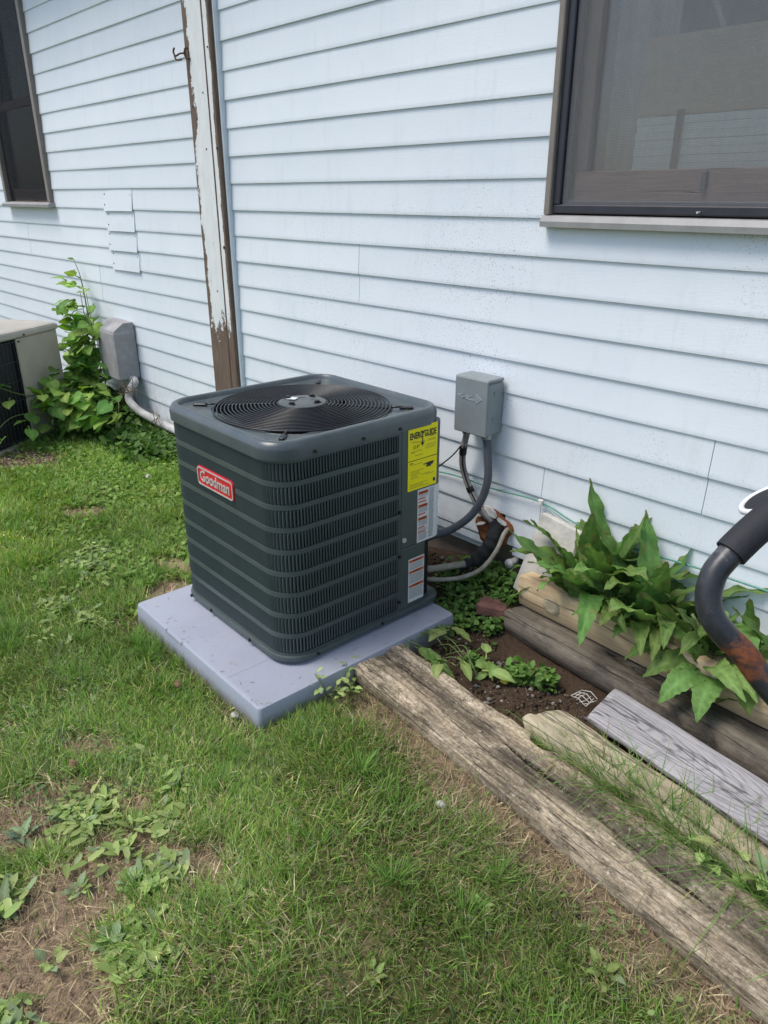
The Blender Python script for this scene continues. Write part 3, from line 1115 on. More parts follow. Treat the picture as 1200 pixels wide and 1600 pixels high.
frame_strip(m, x0 + 0.048, x1 - 0.048, 1.985, z1 - 0.047, LY + 0.050, 0.045, 0.028)
m.build('upper_sash', 'frame_dark', win_l, HO)
m = MB()
m.box(((x0 + x1) / 2, LY + 0.064, (z1 + 1.985) / 2), (x1 - x0 - 0.18, 0.004, z1 - 1.985 - 0.12))
m.build('pane', 'glass', win_l, HO)
m = MB()
m.box(((x0 + x1) / 2, LY + 0.032, (z0 + 2.03) / 2 + 0.03), (x1 - x0 - 0.19, 0.004, 2.03 - z0 - 0.14))
m.build('pane', 'glass', win_l, HO)
m = MB()
m.box(((x0 + x1) / 2, LY + 0.006, (z0 + z1) / 2), (x1 - x0 - 0.094, 0.0012, z1 - z0 - 0.07))
m.build('insect_screen', 'dark_screen', win_l, HO)  # dark sheet added over the window to kill reflections in the panes
curtain(win_l, x0 + 0.06, x0 + 0.42, z0 + 0.02, 2.6, LY + 0.16, 'curtain_dark', 0.02, 60)
room(win_l, x0 + 0.04, x1 - 0.04, z0 + 0.03, z1 - 0.04, LY + 0.12, 2.2, 'room_dark')

# foundation, starter rails, roof and the rest of the shell
for c_, sz in (((-6.3, LY + 0.11, -0.05), (5.4, 0.16, 0.44)), ((-0.45, WY + 0.12, 0.0), (6.3, 0.16, 0.44))):
    MB().box(c_, sz).build('foundation', 'foundation', house, HO)
for c_, sz in (((-2.45, WY + 0.012, 0.196), (1.74, 0.02, 0.030)), ((-2.45, WY + 0.020, 0.166), (1.72, 0.016, 0.022)), ((0.54, WY + 0.012, 0.196), (4.1, 0.02, 0.030)), ((-6.3, LY + 0.012, 0.088), (5.4, 0.02, 0.016))):
    MB().box(c_, sz).build('starter_strip', 'vinyl', house, HO)
for c_, sz in (((-3.2, 7.5, 1.45), (11.6, 0.12, 2.9)), ((-8.97, 4.8, 1.45), (0.12, 5.28, 2.9)), ((2.57, 4.8, 1.45), (0.12, 5.28, 2.9))):
    MB().box(c_, sz).build('outer_wall', 'soffit_white', house, HO)
MB().box((-3.2, 1.97, 2.93), (11.9, 0.34, 0.03)).build('soffit', 'soffit_white', house, HO)
MB().box((-3.2, 1.79, 2.99), (11.9, 0.025, 0.16)).build('fascia', 'soffit_white', house, HO)
for yy in (1.74, 7.9):
    MB().loft([[(x, yy, 3.06), (x, 4.82, 4.70), (x, 4.82, 4.76), (x, yy, 3.12)] for x in (-9.3, 2.9)], True, True).build('roof_slope', 'roof_shingle', house, HO)
for xx in (-9.0, 2.6):
    MB().add([(xx, 1.9, 3.0), (xx, 7.6, 3.0), (xx, 4.82, 4.62), (xx + .05, 1.9, 3.0), (xx + .05, 7.6, 3.0), (xx + .05, 4.82, 4.62)], [(0, 1, 2), (5, 4, 3), (0, 3, 4, 1), (1, 4, 5, 2), (2, 5, 3, 0)]).build('gable', 'vinyl', house, HO)

# torn hole with rusted collar where the pipes enter
m = MB()
hc = Vector((-1.60, WY - 0.004, 0.262))
ring_o, ring_i = [], []
for k in range(28):
    th = 2 * math.pi * k / 28
    r1 = 1 + 0.28 * mnoise.noise((math.cos(th) * 1.7, math.sin(th) * 1.7, 2.0))
    ring_o.append((hc.x + 0.082 * r1 * math.cos(th), hc.y - 0.004 + 0.004 * mnoise.noise((k, 1, 2)), hc.z + 0.072 * r1 * math.sin(th)))
    r2 = 1 + 0.35 * mnoise.noise((math.cos(th) * 2.1, math.sin(th) * 2.1, 9.0))
    ring_i.append((hc.x + 0.014 + 0.044 * r2 * math.cos(th), hc.y - 0.010, hc.z - 0.004 + 0.040 * r2 * math.sin(th)))
deep = [(p[0], p[1] + 0.10, p[2]) for p in ring_i]
outb = [(p[0], p[1] + 0.02, p[2]) for p in ring_o]
m.loft([outb, ring_o, ring_i, deep], False, True)
hole = m.build('rusted_hole', 'rust', house, HO, True)
m = MB()
for (dx, dz_, s, rt) in ((-0.055, 0.055, 0.05, 0.4), (-0.01, 0.068, 0.045, -0.3), (-0.05, 0.01, 0.028, 0.9), (0.045, 0.05, 0.03, -0.8), (0.03, 0.035, 0.03, .2)):
    pts = []
    for k in range(8):
        th = 2 * math.pi * k / 8
        rr = s * (0.55 + 0.45 * random.random())
        pts.append((hc.x + dx + rr * math.cos(th), hc.y - 0.014 - 0.006 * random.random(), hc.z + dz_ + rr * 0.55 * math.sin(th + rt)))
    m.loft([[(p[0], p[1] + .003, p[2]) for p in pts], pts], True, True)
m.build('paint_flake', 'flake_white', hole, HO)

# ------------------------------------------------------------------ equipment pad
pm = MB()
PC = padw(0.4065, 0.4065, 0)
pad = root('equipment_pad', PC, 'square blue grey plastic pad lying on the lawn under the dark air conditioner', 'equipment pad', None, PROT)


def rsq(h, r, n=8, hy=None):
    hy = h if hy is None else hy
    out = []
    for cx_, cy_, a0 in ((h - r, hy - r, 0), (-h + r, hy - r, 90), (-h + r, -hy + r, 180), (h - r, -hy + r, 270)):
        for k in range(n + 1):
            a = R(a0 + 90 * k / n)
            out.append((cx_ + r * math.cos(a), cy_ + r * math.sin(a)))
    return out


loops = []
for h, z in ((0.410, -0.03), (0.4085, 0.020), (0.4055, 0.060), (0.4035, 0.0655), (0.400, 0.0676)):
    loops.append([(x, y, z) for x, y in rsq(h, 0.014, 5)])
pm.loft(loops, True, True)
slab = pm.build('slab', 'pad', pad, (0, 0, 0), True, auto=30)
# moulding seams and a shallow notch in the edge
m = MB()
for (cx_, cy_, sx_, sy_) in ((0.0, 0.20, 0.78, 0.0015), (0.0, -0.20, 0.78, 0.0015), (0.21, 0.0, 0.0015, 0.78)):
    m.box((cx_, cy_, 0.0677), (sx_, sy_, 0.0012))
for i, cx_ in enumerate((-0.06, -0.17)):
    m.box((cx_, -0.4030, 0.0655), (0.006, 0.008, 0.006), Matrix.Rotation(R(45), 3, 'Y'))
m.box((-0.115, -0.4045, 0.058), (0.11, 0.0035, 0.008))
m.build('moulding_line', 'pad', pad, (0, 0, 0))

# ------------------------------------------------------------------ the new air conditioner
AC = padw(0.4325, 0.503, 0.079)
ac = root('air_conditioner', AC, 'dark grey green air conditioner with red badge and yellow sticker on the pad', 'air conditioner', None, PROT)
ac.scale = (1.0, 1.0, 0.984)
H, HB, RC = 0.3325, 0.338, 0.09
O0 = (0, 0, 0)
ZT = 0.676                                # underside of the lid skirt


def cab_path(off, rr_ctrl=0.05):
    """closed outline counterclockwise from the right face's front part; local xy"""
    pts = []
    h = H - off

    def arc(cx_, cy_, r, a0, a1, n):
        for k in range(n + 1):
            a = R(a0 + (a1 - a0) * k / n)
            pts.append((cx_ + r * math.cos(a), cy_ + r * math.sin(a)))
    r = max(RC - off, 0.01)
    rc = max(rr_ctrl - off, 0.008)
    arc(h - rc, HB - off - rc, rc, 0, 90, 8)
    arc(-h + r, HB - off - r, r, 90, 180, 12)
    arc(-h + r, -h + r, r, 180, 270, 12)
    arc(h - r, -h + r, r, 270, 360, 12)
    return pts


# base pan
m = MB()
loops = []
for off, z in ((0.006, 0.0), (-0.006, 0.003), (-0.008, 0.014), (-0.006, 0.020), (0.001, 0.022), (0.01, 0.022)):
    loops.append([(x, y, z) for x, y in cab_path(off)])
m.loft(loops, True, True)
m.build('base_pan', 'cabinet', ac, O0, True, auto=40)
for fx in (-0.27, 0.26):
    for fy in (-0.27, 0.27):
        MB().cyl((fx, fy, -0.006), 0.035, 0.012, 'Z', 16).build('foot', 'black', ac, O0)
# coil inside
m = MB()
loops = [[(x, y, z) for x, y in cab_path(0.030)] for z in (0.023, ZT)]
m.loft(loops)
coil = m.build('coil', 'coil', ac, O0, True)
m = MB()
for k in range(62):
    z = 0.03 + k * 0.0104
    m.loft([[(x, y, z + dz_) for x, y in cab_path(0.0285)] for dz_ in (0, 0.0035)])
m.build('coil_fins', 'fan_blade', coil, O0, True, kind='stuff')


# louvred wrap: open path along right face (from y=0.127) -> front corner -> front -> left corner -> left -> back
def wrap_pts(off):
    h = H - off
    r = RC - off
    pts = [(h, 0.127)]
    L = []

    def line(x1_, y1_, n):
        x_, y_ = pts[-1]
        for k in range(1, n + 1):
            pts.append((x_ + (x1_ - x_) * k / n, y_ + (y1_ - y_) * k / n))

    def arc(cx_, cy_, a0, a1, n):
        for k in range(1, n + 1):
            a = R(a0 + (a1 - a0) * k / n)
            pts.append((cx_ + r * math.cos(a), cy_ + r * math.sin(a)))
    line(h, -h + r, 4)
    arc(h - r, -h + r, 0, -90, 12)
    line(-h + r, -h, 6)
    arc(-h + r, -h + r, -90, -180, 12)
    line(-h, HB - off - r, 6)
    arc(-h + r, HB - off - r, 180, 90, 12)
    line(0.20, HB - off, 6)
    return pts


WO, WI = wrap_pts(0.0), wrap_pts(0.0075)


def strip(m, z0_, z1_, dome=0.0):
    n = len(WO)
    vs = []
    for p, q in zip(WO, WI):
        vs += [(q[0], q[1], z0_), (p[0], p[1], z0_ + 0.001), (p[0], p[1], z1_ - 0.001), (q[0], q[1], z1_)]
    fs = []
    for k in range(n - 1):
        for j in range(4):
            a, b = k * 4 + j, k * 4 + (j + 1) % 4
            fs.append((a, a + 4, b + 4, b))
    fs += [(0, 1, 2, 3), tuple((n - 1) * 4 + j for j in (3, 2, 1, 0))]
    m.add(vs, fs)


BT = [0.6655 - k * 0.0726 for k in range(9)]       # band tops
BH = 0.0545
m = MB()
strip(m, BT[0], ZT + 0.004)
for k in range(9):
    strip(m, BT[k] - 0.0726 if k < 8 else 0.0205, BT[k] - BH)
m.build('grille_frame', 'cabinet', ac, O0, True, auto=40)
# arc length table
Pw = [Vector((p[0], p[1], 0)) for p in wrap_pts(0.004)]
S = [0]
for a, b in zip(Pw, Pw[1:]):
    S.append(S[-1] + (b - a).length)


def at_s(s):
    for i in range(len(S) - 1):
        if s <= S[i + 1]:
            u = (s - S[i]) / (S[i + 1] - S[i])
            t = (Pw[i + 1] - Pw[i]).normalized()
            return Pw[i].lerp(Pw[i + 1], u), t
    return Pw[-1], (Pw[-1] - Pw[-2]).normalized()


for k in range(9):
    m = MB()
    zc = BT[k] - BH / 2
    s = 0.006
    while s < S[-1] - 0.004:
        p, t = at_s(s)
        nrm = Vector((-t.y, t.x, 0))
        if nrm.dot(p) < 0 and p.length > 0.2:
            nrm = -nrm
        # blade: angled slat with a rounded nose
        d = (nrm * 0.6 + t * 0.55).normalized()
        q = Vector((0, 0, 1)).cross(d)
        A = p + nrm * 0.0036
        vs = []
        for zz in (zc - BH / 2, zc - BH / 2 + .005, zc + BH / 2 - .005, zc + BH / 2):
            e = 0.0 if abs(zz - zc) < BH / 2 - 1e-4 else -0.003
            for (u, v_) in ((e, 0.0024), (-0.0072, 0.0024), (-0.0072, -0.0022), (e, -0.0022)):
                c_ = A + d * u + t * 0 + q * v_
                vs.append((c_.x, c_.y, zz))
        fs = []
        for l in range(3):
            for j in range(4):
                fs.append((l * 4 + j, l * 4 + (j + 1) % 4, l * 4 + 4 + (j + 1) % 4, l * 4 + 4 + j))
        m.add(vs, fs)
        s += 0.0107
    m.build('louver_band', 'cabinet', ac, O0, kind='stuff')

# solid corner panels (control box side)
m = MB()


def ctrl(off, y0_):
    h = H - off
    rc = 0.05 - off
    pts = [(h, y0_), (h, HB - off - rc)]
    for k in range(1, 9):
        a = R(90 * k / 8)
        pts.append((h - rc + rc * math.cos(a), HB - off - rc + rc * math.sin(a)))
    pts += [(0.20, HB - off)]
    return pts


def panel(m, outer, inner, z0_, z1_):
    loop0 = list(outer) + list(reversed(inner))
    e = 0.0012
    m.loft([[(x, y, z) for x, y in loop0] for z in (z0_, z1_)], True, True)


panel(m, ctrl(-0.0006, 0.140), ctrl(0.012, 0.140), 0.262, ZT + 0.003)
top_panel = m.build('control_panel', 'cabinet', ac, O0, True, auto=35)
m = MB()
m.box((H - 0.0063, 0.133, 0.347), (0.012, 0.0115, 0.654))
m.build('panel_post', 'cabinet', ac, O0)
m = MB()
m.bbox((H - 0.0055, 0.196, 0.1395), (0.012, 0.112, 0.236), 0.003)
m.bbox((H - 0.075, 0.253, 0.1395), (0.14, 0.006, 0.236), 0.002)
low = m.build('valve_panel', 'cabinet', ac, O0)
m = MB()
m.box((0.20, 0.30, 0.14), (0.01, 0.07, 0.236))
m.build('inner_wall', 'coil', ac, O0)

# lid
m = MB()


def lidloop(off, z):
    return [(x, y, z) for x, y in rsq(H - off, max(RC - off, .02), 24, HB - off)]


def circ(r, z, ref):
    out = []
    for (x, y, _) in ref:
        a = math.atan2(y, x)
        out.append((r * math.cos(a), r * math.sin(a), z))
    return out


l0 = lidloop(-0.004, ZT)
ref = l0
loops = [lidloop(0.008, ZT), l0, lidloop(-0.005, ZT + 0.030), lidloop(-0.003, ZT + 0.038), lidloop(0.005, ZT + 0.050), lidloop(0.012, ZT + 0.0535), lidloop(0.020, ZT + 0.0535), lidloop(0.024, ZT + 0.050), lidloop(0.029, ZT + 0.038),
         circ(0.300, ZT + 0.034, ref), circ(0.298, ZT + 0.036, ref), circ(0.2945, ZT + 0.032, ref), circ(0.292, ZT + 0.02, ref), circ(0.292, ZT - 0.12, ref)]
# keep the inner circle inside the recess on the flats
loops[9] = circ(0.2995, ZT + 0.0345, ref)
m.loft(loops)
lid = m.build('top_lid', 'lid', ac, O0, True, auto=50)
# raised corner ribs in the recess
for sx_, sy_ in ((1, 1), (1, -1), (-1, 1), (-1, -1)):
    m = MB()
    c_ = Vector((sx_ * 0.241, sy_ * 0.243, ZT + 0.0405))
    m.bbox(c_, (0.046, 0.016, 0.010), 0.003, Matrix.Rotation(math.atan2(sy_, sx_), 3, 'Z'))
    m.build('guard_clip', 'black', ac, O0)
# screws
sc_pos = []
for y_ in (-0.20, -0.02, 0.128):
    sc_pos.append(((H + 0.0062, y_, ZT + 0.012), 'X'))
for x_ in (-0.22, 0.0, 0.22):
    sc_pos.append(((x_, -H - 0.0062, ZT + 0.012), 'Y'))
for (y_, z_) in ((0.131, 0.40), (0.131, 0.236), (0.131, 0.06)):
    sc_pos.append(((H + 0.003, y_, z_), 'X'))
for x_ in (-0.26, -0.12, 0.13):
    sc_pos.append(((x_, -H - 0.0095, 0.011), 'Y'))
for y_ in (-0.22, 0.05):
    sc_pos.append(((H + 0.0095, y_, 0.011), 'X'))
sc_pos.append(((-H - 0.0045, -0.12, ZT + 0.012), 'X'))
sc_me = None
for i, (p, ax) in enumerate(sc_pos):
    MB().cyl((0, 0, 0), 0.0058, 0.006, ax, 8).build('screw', 'black', ac, O0).location = p
MB().cyl((H + 0.002, 0.152, 0.292), 0.0085, 0.006, 'X', 12).build('lock_screw', 'silver', ac, O0)

# fan guard
m = MB()
zg = ZT + 0.042


def guard_z(r):
    return zg + 0.012 * (1 - (r / 0.29) ** 2)


nr = 18
for k in range(nr):
    r = 0.082 + (0.289 - 0.082) * k / (nr - 1)
    m.tube([(r * math.cos(2 * math.pi * j / 72), r * math.sin(2 * math.pi * j / 72), guard_z(r)) for j in range(72)], 0.0023 if k < nr - 1 else 0.003, 6, closed=True)
guard = m.build('fan_guard', 'guard_black', ac, O0, True)
m = MB()
for q in range(4):
    th = R(45 + 90 * q)
    for d in (-0.03, 0.03):
        pts = [(r * math.cos(th + d * 0.10 / r), r * math.sin(th + d * 0.10 / r), guard_z(r) - 0.005) for r in (0.05, 0.11, 0.17, 0.23, 0.289)]
        m.tube(pts, 0.0028, 6)
    m.tube([(0.285 * math.cos(th), 0.285 * math.sin(th), zg), (0.33 * math.cos(th), 0.33 * math.sin(th), zg + 0.002)], 0.0035, 6)
m.build('guard_spoke', 'guard_black', guard, O0, True)
m = MB()
loops = []
for r, z in ((0.078, guard_z(.078) - 0.004), (0.078, guard_z(.078) + 0.003), (0.072, guard_z(.07) + 0.006), (0.045, guard_z(.05) + 0.007), (0.043, guard_z(.04) + 0.004), (0.001, guard_z(0.0) + 0.004)):
    loops.append([(r * math.cos(2 * math.pi * j / 40), r * math.sin(2 * math.pi * j / 40), z) for j in range(40)])
m.loft(loops, True, True)
hub = m.build('motor_cap', 'motor_grey', guard, O0, True, auto=40)
for q in range(4):
    m = MB()
    th = R(20 + 90 * q)
    cx_, cy_ = 0.058 * math.cos(th), 0.058 * math.sin(th)
    m.cyl((cx_, cy_, guard_z(.05) + 0.010), 0.0085, 0.010, 'Z', 8)
    m.bbox((cx_ * 1.02, cy_ * 1.02, guard_z(.05) + 0.0075), (0.026, 0.012, 0.004), 0.001, Matrix.Rotation(th + 1.2, 3, 'Z'))
    m.build('motor_bolt', 'black', ac, O0)
m = MB()
m.box((-0.042, -0.012, guard_z(.03) + 0.0075), (0.034, 0.026, 0.0012), Matrix.Rotation(R(30), 3, 'Z'))
m.build('motor_sticker', 'label_white', ac, O0)
# fan
m = MB()
m.cyl((0, 0, ZT - 0.02), 0.055, 0.07, 'Z', 24)
for q in range(3):
    a0 = R(120 * q + 12)
    grid = []
    nr_, na = 7, 9
    for i in range(nr_):
        r = 0.05 + (0.280 - 0.05) * i / (nr_ - 1)
        row = []
        for j in range(na):
            u = j / (na - 1)
            wd = R(62 + 16 * (i / (nr_ - 1)))
            a = a0 + wd * (u - 0.5) + 0.25 * (i / (nr_ - 1))
            z = ZT - 0.012 - 0.055 * (u - 0.5) * (1.15 - 0.5 * i / (nr_ - 1))
            row.append((r * math.cos(a), r * math.sin(a), z))
        grid.append(row)
    top = [p for row in grid for p in row]
    bot = [(p[0], p[1], p[2] - 0.003) for p in top]
    nv = len(top)
    fs = []
    for i in range(nr_ - 1):
        for j in range(na - 1):
            a = i * na + j
            fs.append((a, a + na, a + na + 1, a + 1))
            fs.append((nv + a, nv + a + 1, nv + a + na + 1, nv + a + na))
    m.add(top + bot, fs)
m.build('fan', 'fan_blade', ac, O0, True, auto=40)
m = MB()
m.loft([[(0.2915 * math.cos(2 * math.pi * j / 48), 0.2915 * math.sin(2 * math.pi * j / 48), z) for j in range(48)] for z in (ZT - 0.119, ZT - 0.20)], True)
m.build('fan_well', 'coil', ac, O0, True, auto=40)

# badge on the front
BW, BHh = 0.222, 0.066
bx, bz = -0.012, 0.524
m = MB()


def rrect(wd, ht, r, y, cx_=0, cz_=0, n=5):
    out = []
    for sx_, sz_, a0 in ((1, 1, 0), (-1, 1, 90), (-1, -1, 180), (1, -1, 270)):
        for k in range(n + 1):
            a = R(a0 + 90 * k / n)
            out.append((cx_ + sx_ * (wd / 2 - r) + r * math.cos(a), y, cz_ + sz_ * (ht / 2 - r) + r * math.sin(a)))
    return out


tilt = Matrix.Rotation(R(0), 3, 'Y')
yb = -H - 0.001
m.loft([rrect(BW, BHh, 0.014, yb + .004, bx, bz), rrect(BW, BHh, 0.014, yb - 0.003, bx, bz), rrect(BW - .004, BHh - .004, 0.012, yb - 0.004, bx, bz)][::-1], True, True)
badge = m.build('badge', 'badge_red', ac, O0)
m = MB()
m.loft([rrect(BW - .005, BHh - .005, 0.012, yb - 0.0042, bx, bz), rrect(BW - .005, BHh - .005, 0.012, yb - 0.0055, bx, bz), rrect(BW - .014, BHh - .014, 0.009, yb - 0.0055, bx, bz), rrect(BW - .014, BHh - .014, 0.009, yb - 0.0042, bx, bz)])
m.build('badge_rim', 'silver', badge, O0)
M4 = Matrix.Translation((bx, yb - 0.0050, bz + 0.001)) @ Matrix.Rotation(R(90), 4, 'X')
text_mesh('lettering', 'Goodman', 0.052, M4, 'silver', badge, 0.0008, 0.178, 0.0008)

# stickers on the right face.  plane x = H+..., reading along +y
XF = H + 0.0012


def flat(m, y0_, y1_, z0_, z1_, x=XF, t=0.0006):
    m.box((x, (y0_ + y1_) / 2, (z0_ + z1_) / 2), (t, y1_ - y0_, z1_ - z0_))


def lab_text(par, body, size, y, z, mat, width=None, x=XF + 0.0012, offset=0.0):
    M_ = Matrix.Translation((x, y, z)) @ Matrix.Rotation(R(90), 4, 'Z') @ Matrix.Rotation(R(90), 4, 'X')
    return text_mesh('lettering', body, size, M_, mat, par, 0.0002, width, offset)


EY0, EY1, EZ0, EZ1 = 0.165, 0.296, 0.463, 0.680
m = MB()
flat(m, EY0, EY1, EZ0, EZ1, XF + 0.0005)
eg = m.build('energy_sticker', 'label_yellow', ac, O0)
yc = (EY0 + EY1) / 2
lab_text(eg, 'ENERG', 0.030, EY0 + 0.036, EZ1 - 0.030, 'ink', 0.058, offset=0.0010)
lab_text(eg, 'GUIDE', 0.030, EY1 - 0.033, EZ1 - 0.030, 'ink', 0.053, offset=0.0010)
m = MB()
XL = XF + 0.0012
flat(m, yc - 0.0045, yc - 0.0005, EZ1 - 0.060, EZ1 - 0.018, XL)
m.add([(XL, yc - 0.012, EZ1 - 0.056), (XL, yc + 0.007, EZ1 - 0.056), (XL, yc - 0.0025, EZ1 - 0.070)], [(0, 1, 2)])
m.add([(XL, yc - 0.012, EZ1 - 0.018), (XL, yc - 0.0005, EZ1 - 0.030), (XL, yc + 0.008, EZ1 - 0.018), (XL, yc + 0.004, EZ1 - 0.016), (XL, yc - 0.002, EZ1 - 0.024), (XL, yc - 0.009, EZ1 - 0.016)], [(0, 1, 4, 5), (1, 2, 3, 4)])
flat(m, EY0 + 0.002, EY1 - 0.001, 0.5665, 0.5685, XL)
flat(m, EY0 + 0.008, EY0 + 0.022, 0.5575, 0.560, XL)
for (a, b, c_) in ((0.078, 0.094, 0.545), (0.086, 0.112, 0.541), (0.082, 0.104, 0.536), (0.092, 0.116, 0.546), (0.070, 0.074, 0.545)):
    flat(m, EY0 + a, EY0 + b, c_ - 0.003, c_ + 0.003, XL + 0.0001 * random.random())
flat(m, EY1 - 0.016, EY1 - 0.006, EZ0 + 0.012, EZ0 + 0.024, XL)
m.build('arrow_mark', 'ink', eg, O0)
lab_text(eg, '13.4*', 0.018, EY0 + 0.034, 0.612, 'ink', 0.028)
m = MB()
for i, (a, b, z) in enumerate([(0.012, 0.03, .632), (.02, .075, .628), (.088, .12, .628), (.088, .124, .624), (.012, .06, .598), (.014, .03, .594), (.075, .122, .600), (.078, .120, .606), (.082, .124, .612), (.03, .065, .583), (.012, .062, .553), (.012, .07, .530), (.012, .05, .524), (.012, .056, .518), (.014, .04, .512), (.012, .048, .506), (.06, .10, .512), (.08, .118, .508), (.008, .09, .484), (.008, .07, .478), (.008, .10, .472), (.095, .122, .640), (.095, .118, .637)]):
    flat(m, EY0 + a, EY0 + b, z - 0.0008, z + 0.0008, XL)
m.build('small_print', 'ink_olive', eg, O0, kind='stuff')


def warn_sticker(y0_, y1_, z0_, z1_, bars, lines_, seed, wrap=0.0):
    m = MB()
    if wrap:
        # sticker bends round the cabinet corner
        rc = 0.05 + 0.0012
        cxx, cyy = H - 0.05, HB - 0.05
        prof = [(XF + .0003, y0_), (XF + .0003, cyy)]
        for k in range(1, 6):
            a = R(wrap * k / 5)
            prof.append((cxx + (rc + .0006) * math.cos(a), cyy + (rc + .0006) * math.sin(a)))
        m.loft([[(x, y, z) for x, y in prof] for z in (z0_, z1_)], closed=False)
    else:
        flat(m, y0_, y1_, z0_, z1_, XF + 0.0003)
    st_ = m.build('warning_sticker', 'label_white', ac, O0)
    for (a, b, z, h_) in bars:
        m = MB()
        flat(m, y0_ + a, y0_ + b, z - h_ / 2, z + h_ / 2, XL)
        m.build('warning_bar', 'label_orange', st_, O0)
    rs = random.Random(seed)
    m = MB()
    for (a, b, za, zb_) in lines_:
        z = za
        while z > zb_:
            y = a
            while y < b - 0.003:
                wd = min(rs.uniform(0.004, 0.012), b - y)
                flat(m, y0_ + y, y0_ + y + wd, z - 0.0007, z + 0.0007, XL)
                y += wd + 0.0018
            z -= 0.0042
    m.build('small_print', 'ink_grey', st_, O0, kind='stuff')
    return st_


s1 = warn_sticker(0.211, 0.305, 0.262, 0.458, [(0.004, 0.048, 0.445, 0.011), (0.004, 0.036, 0.424, 0.0045), (0.004, 0.040, 0.4125, 0.0045), (0.004, 0.046, 0.397, 0.011), (0.004, 0.036, 0.367, 0.0045), (0.004, 0.044, 0.350, 0.010), (0.004, 0.034, 0.317, 0.0045), (0.004, 0.038, 0.300, 0.0045)],
                  [(0.054, 0.076, 0.452, 0.27), (0.006, 0.046, 0.388, 0.374), (0.006, 0.046, 0.342, 0.323), (0.006, 0.046, 0.310, 0.305), (0.006, 0.046, 0.293, 0.27), (0.006, .046, .436, .43)], 3, 62)
for z in (0.445, 0.397, 0.350):
    lab_text(s1, '! WARNING', 0.0085, 0.211 + 0.026, z, 'ink', 0.034, XL + 0.0006)
s2 = warn_sticker(0.174, 0.248, 0.040, 0.210, [(0.003, 0.071, 0.200, 0.010), (0.003, 0.071, 0.158, 0.010), (0.003, 0.071, 0.103, 0.010)],
                  [(0.005, 0.069, 0.190, 0.168), (0.005, 0.069, 0.149, 0.113), (0.005, 0.069, 0.093, 0.052)], 5)
for z in (0.200, 0.158, 0.103):
    lab_text(s2, '! WARNING', 0.0085, 0.174 + 0.036, z, 'ink', 0.036, XL + 0.0006)
MB().cyl((H - 0.04, 0.268, 0.085), 0.010, 0.02, 'Y', 10).build('valve_cap', 'red_cap', ac, O0)

# ------------------------------------------------------------------ disconnect box and pipes
dc = root('disconnect_box', (-1.664, 1.998, 0.64), 'grey metal electrical disconnect box on the white siding above the pipes', 'electrical box')
DO = Vector((-1.664, 1.998, 0.64))
m = MB()
m.bbox((-1.664, 2.0045, 0.735), (0.142, 0.085, 0.186), 0.004)
m.build('enclosure', 'box_grey', dc, DO)
m = MB()
m.bbox((-1.664, 1.9585, 0.739), (0.150, 0.008, 0.200), 0.003)
m.bbox((-1.664, 2.000, 0.836), (0.150, 0.085, 0.012), 0.003)
cover = m.build('cover', 'box_grey', dc, DO)
m = MB()
# embossed arrow and squiggle
for i in range(7):
    m.box((-1.72 + i * 0.014, 1.9538, 0.772 + 0.006 * math.sin(i * 2.1)), (0.012, 0.0014, 0.004), Matrix.Rotation(0.5 * math.sin(i * 2.1 + 1.5), 3, 'Y'))
m.box((-1.628, 1.9538, 0.778), (0.034, 0.0014, 0.004), Matrix.Rotation(R(32), 3, 'Y'))
m.box((-1.630, 1.9538, 0.762), (0.030, 0.0014, 0.004), Matrix.Rotation(R(-35), 3, 'Y'))
m.box((-1.672, 1.9538, 0.764), (0.075, 0.0014, 0.0035), Matrix.Rotation(R(4), 3, 'Y'))
m.build('embossed_arrow', 'box_emboss', cover, DO)
m = MB()
for z in (0.79, 0.70):
    m.cyl((-1.592, 2.0, z), 0.007, 0.004, 'X', 10)
m.build('knockout', 'box_grey', dc, DO)
for fx in (-1.708, -1.616):
    MB().cyl((fx, 1.995, 0.634), 0.018, 0.02, 'Z', 12).build('conduit_fitting', 'galv', dc, DO)

# new flexible conduit (ribbed)
pth = smooth_path([(-1.616, 1.995, 0.628), (-1.602, 1.99, 0.56), (-1.592, 1.985, 0.48), (-1.606, 1.975, 0.40), (-1.640, 1.95, 0.325), (-1.69, 1.90, 0.27), (-1.72, 1.83, 0.258), (-1.70, 1.745, 0.268)], 150)
m = MB()
m.tube(pth, [0.0138 if i % 2 else 0.0158 for i in range(150)], 10)
co = m.build('flexible_conduit', 'conduit', None, pth[0], True)
set_props(co, 'dark grey ribbed electrical conduit looping from the disconnect box to the air conditioner', 'conduit')
# older pale conduit
pth = smooth_path([(-1.708, 1.995, 0.628), (-1.728, 2.0, 0.55), (-1.733, 2.01, 0.48), (-1.70, 2.018, 0.40), (-1.645, 2.02, 0.335), (-1.60, 2.04, 0.29)], 60)
oc = root('old_conduit', pth[0], 'old pale grey conduit with black tape running from the box into the rusty hole', 'conduit')
m = MB()
m.tube(pth, 0.0125, 10)
m.build('sleeve', 'old_conduit', oc, pth[0], True)
for i0, i1 in ((9, 15), (34, 38)):
    m = MB()
    m.tube(pth[i0:i1], 0.0145, 10)
    m.build('tape', 'black', oc, pth[0], True)
m = MB()
m.tube([p + Vector((0.010, -0.010, 0)) for p in pth[8:48]], 0.0030, 6)
m.build('strapped_wire', 'black', oc, pth[0], True)
# thin wire
m = MB()
pth = smooth_path([(-1.725, 1.985, 0.575), (-1.755, 1.97, 0.53), (-1.82, 1.93, 0.45), (-1.80, 1.86, 0.38), (-1.74, 1.77, 0.34), (-1.70, 1.74, 0.33)], 40)
m.tube(pth, 0.003, 6)
set_props(m.build('thin_wire', 'black', None, pth[0], True), 'thin black wire curving from the old conduit to the air conditioner back', 'wire')
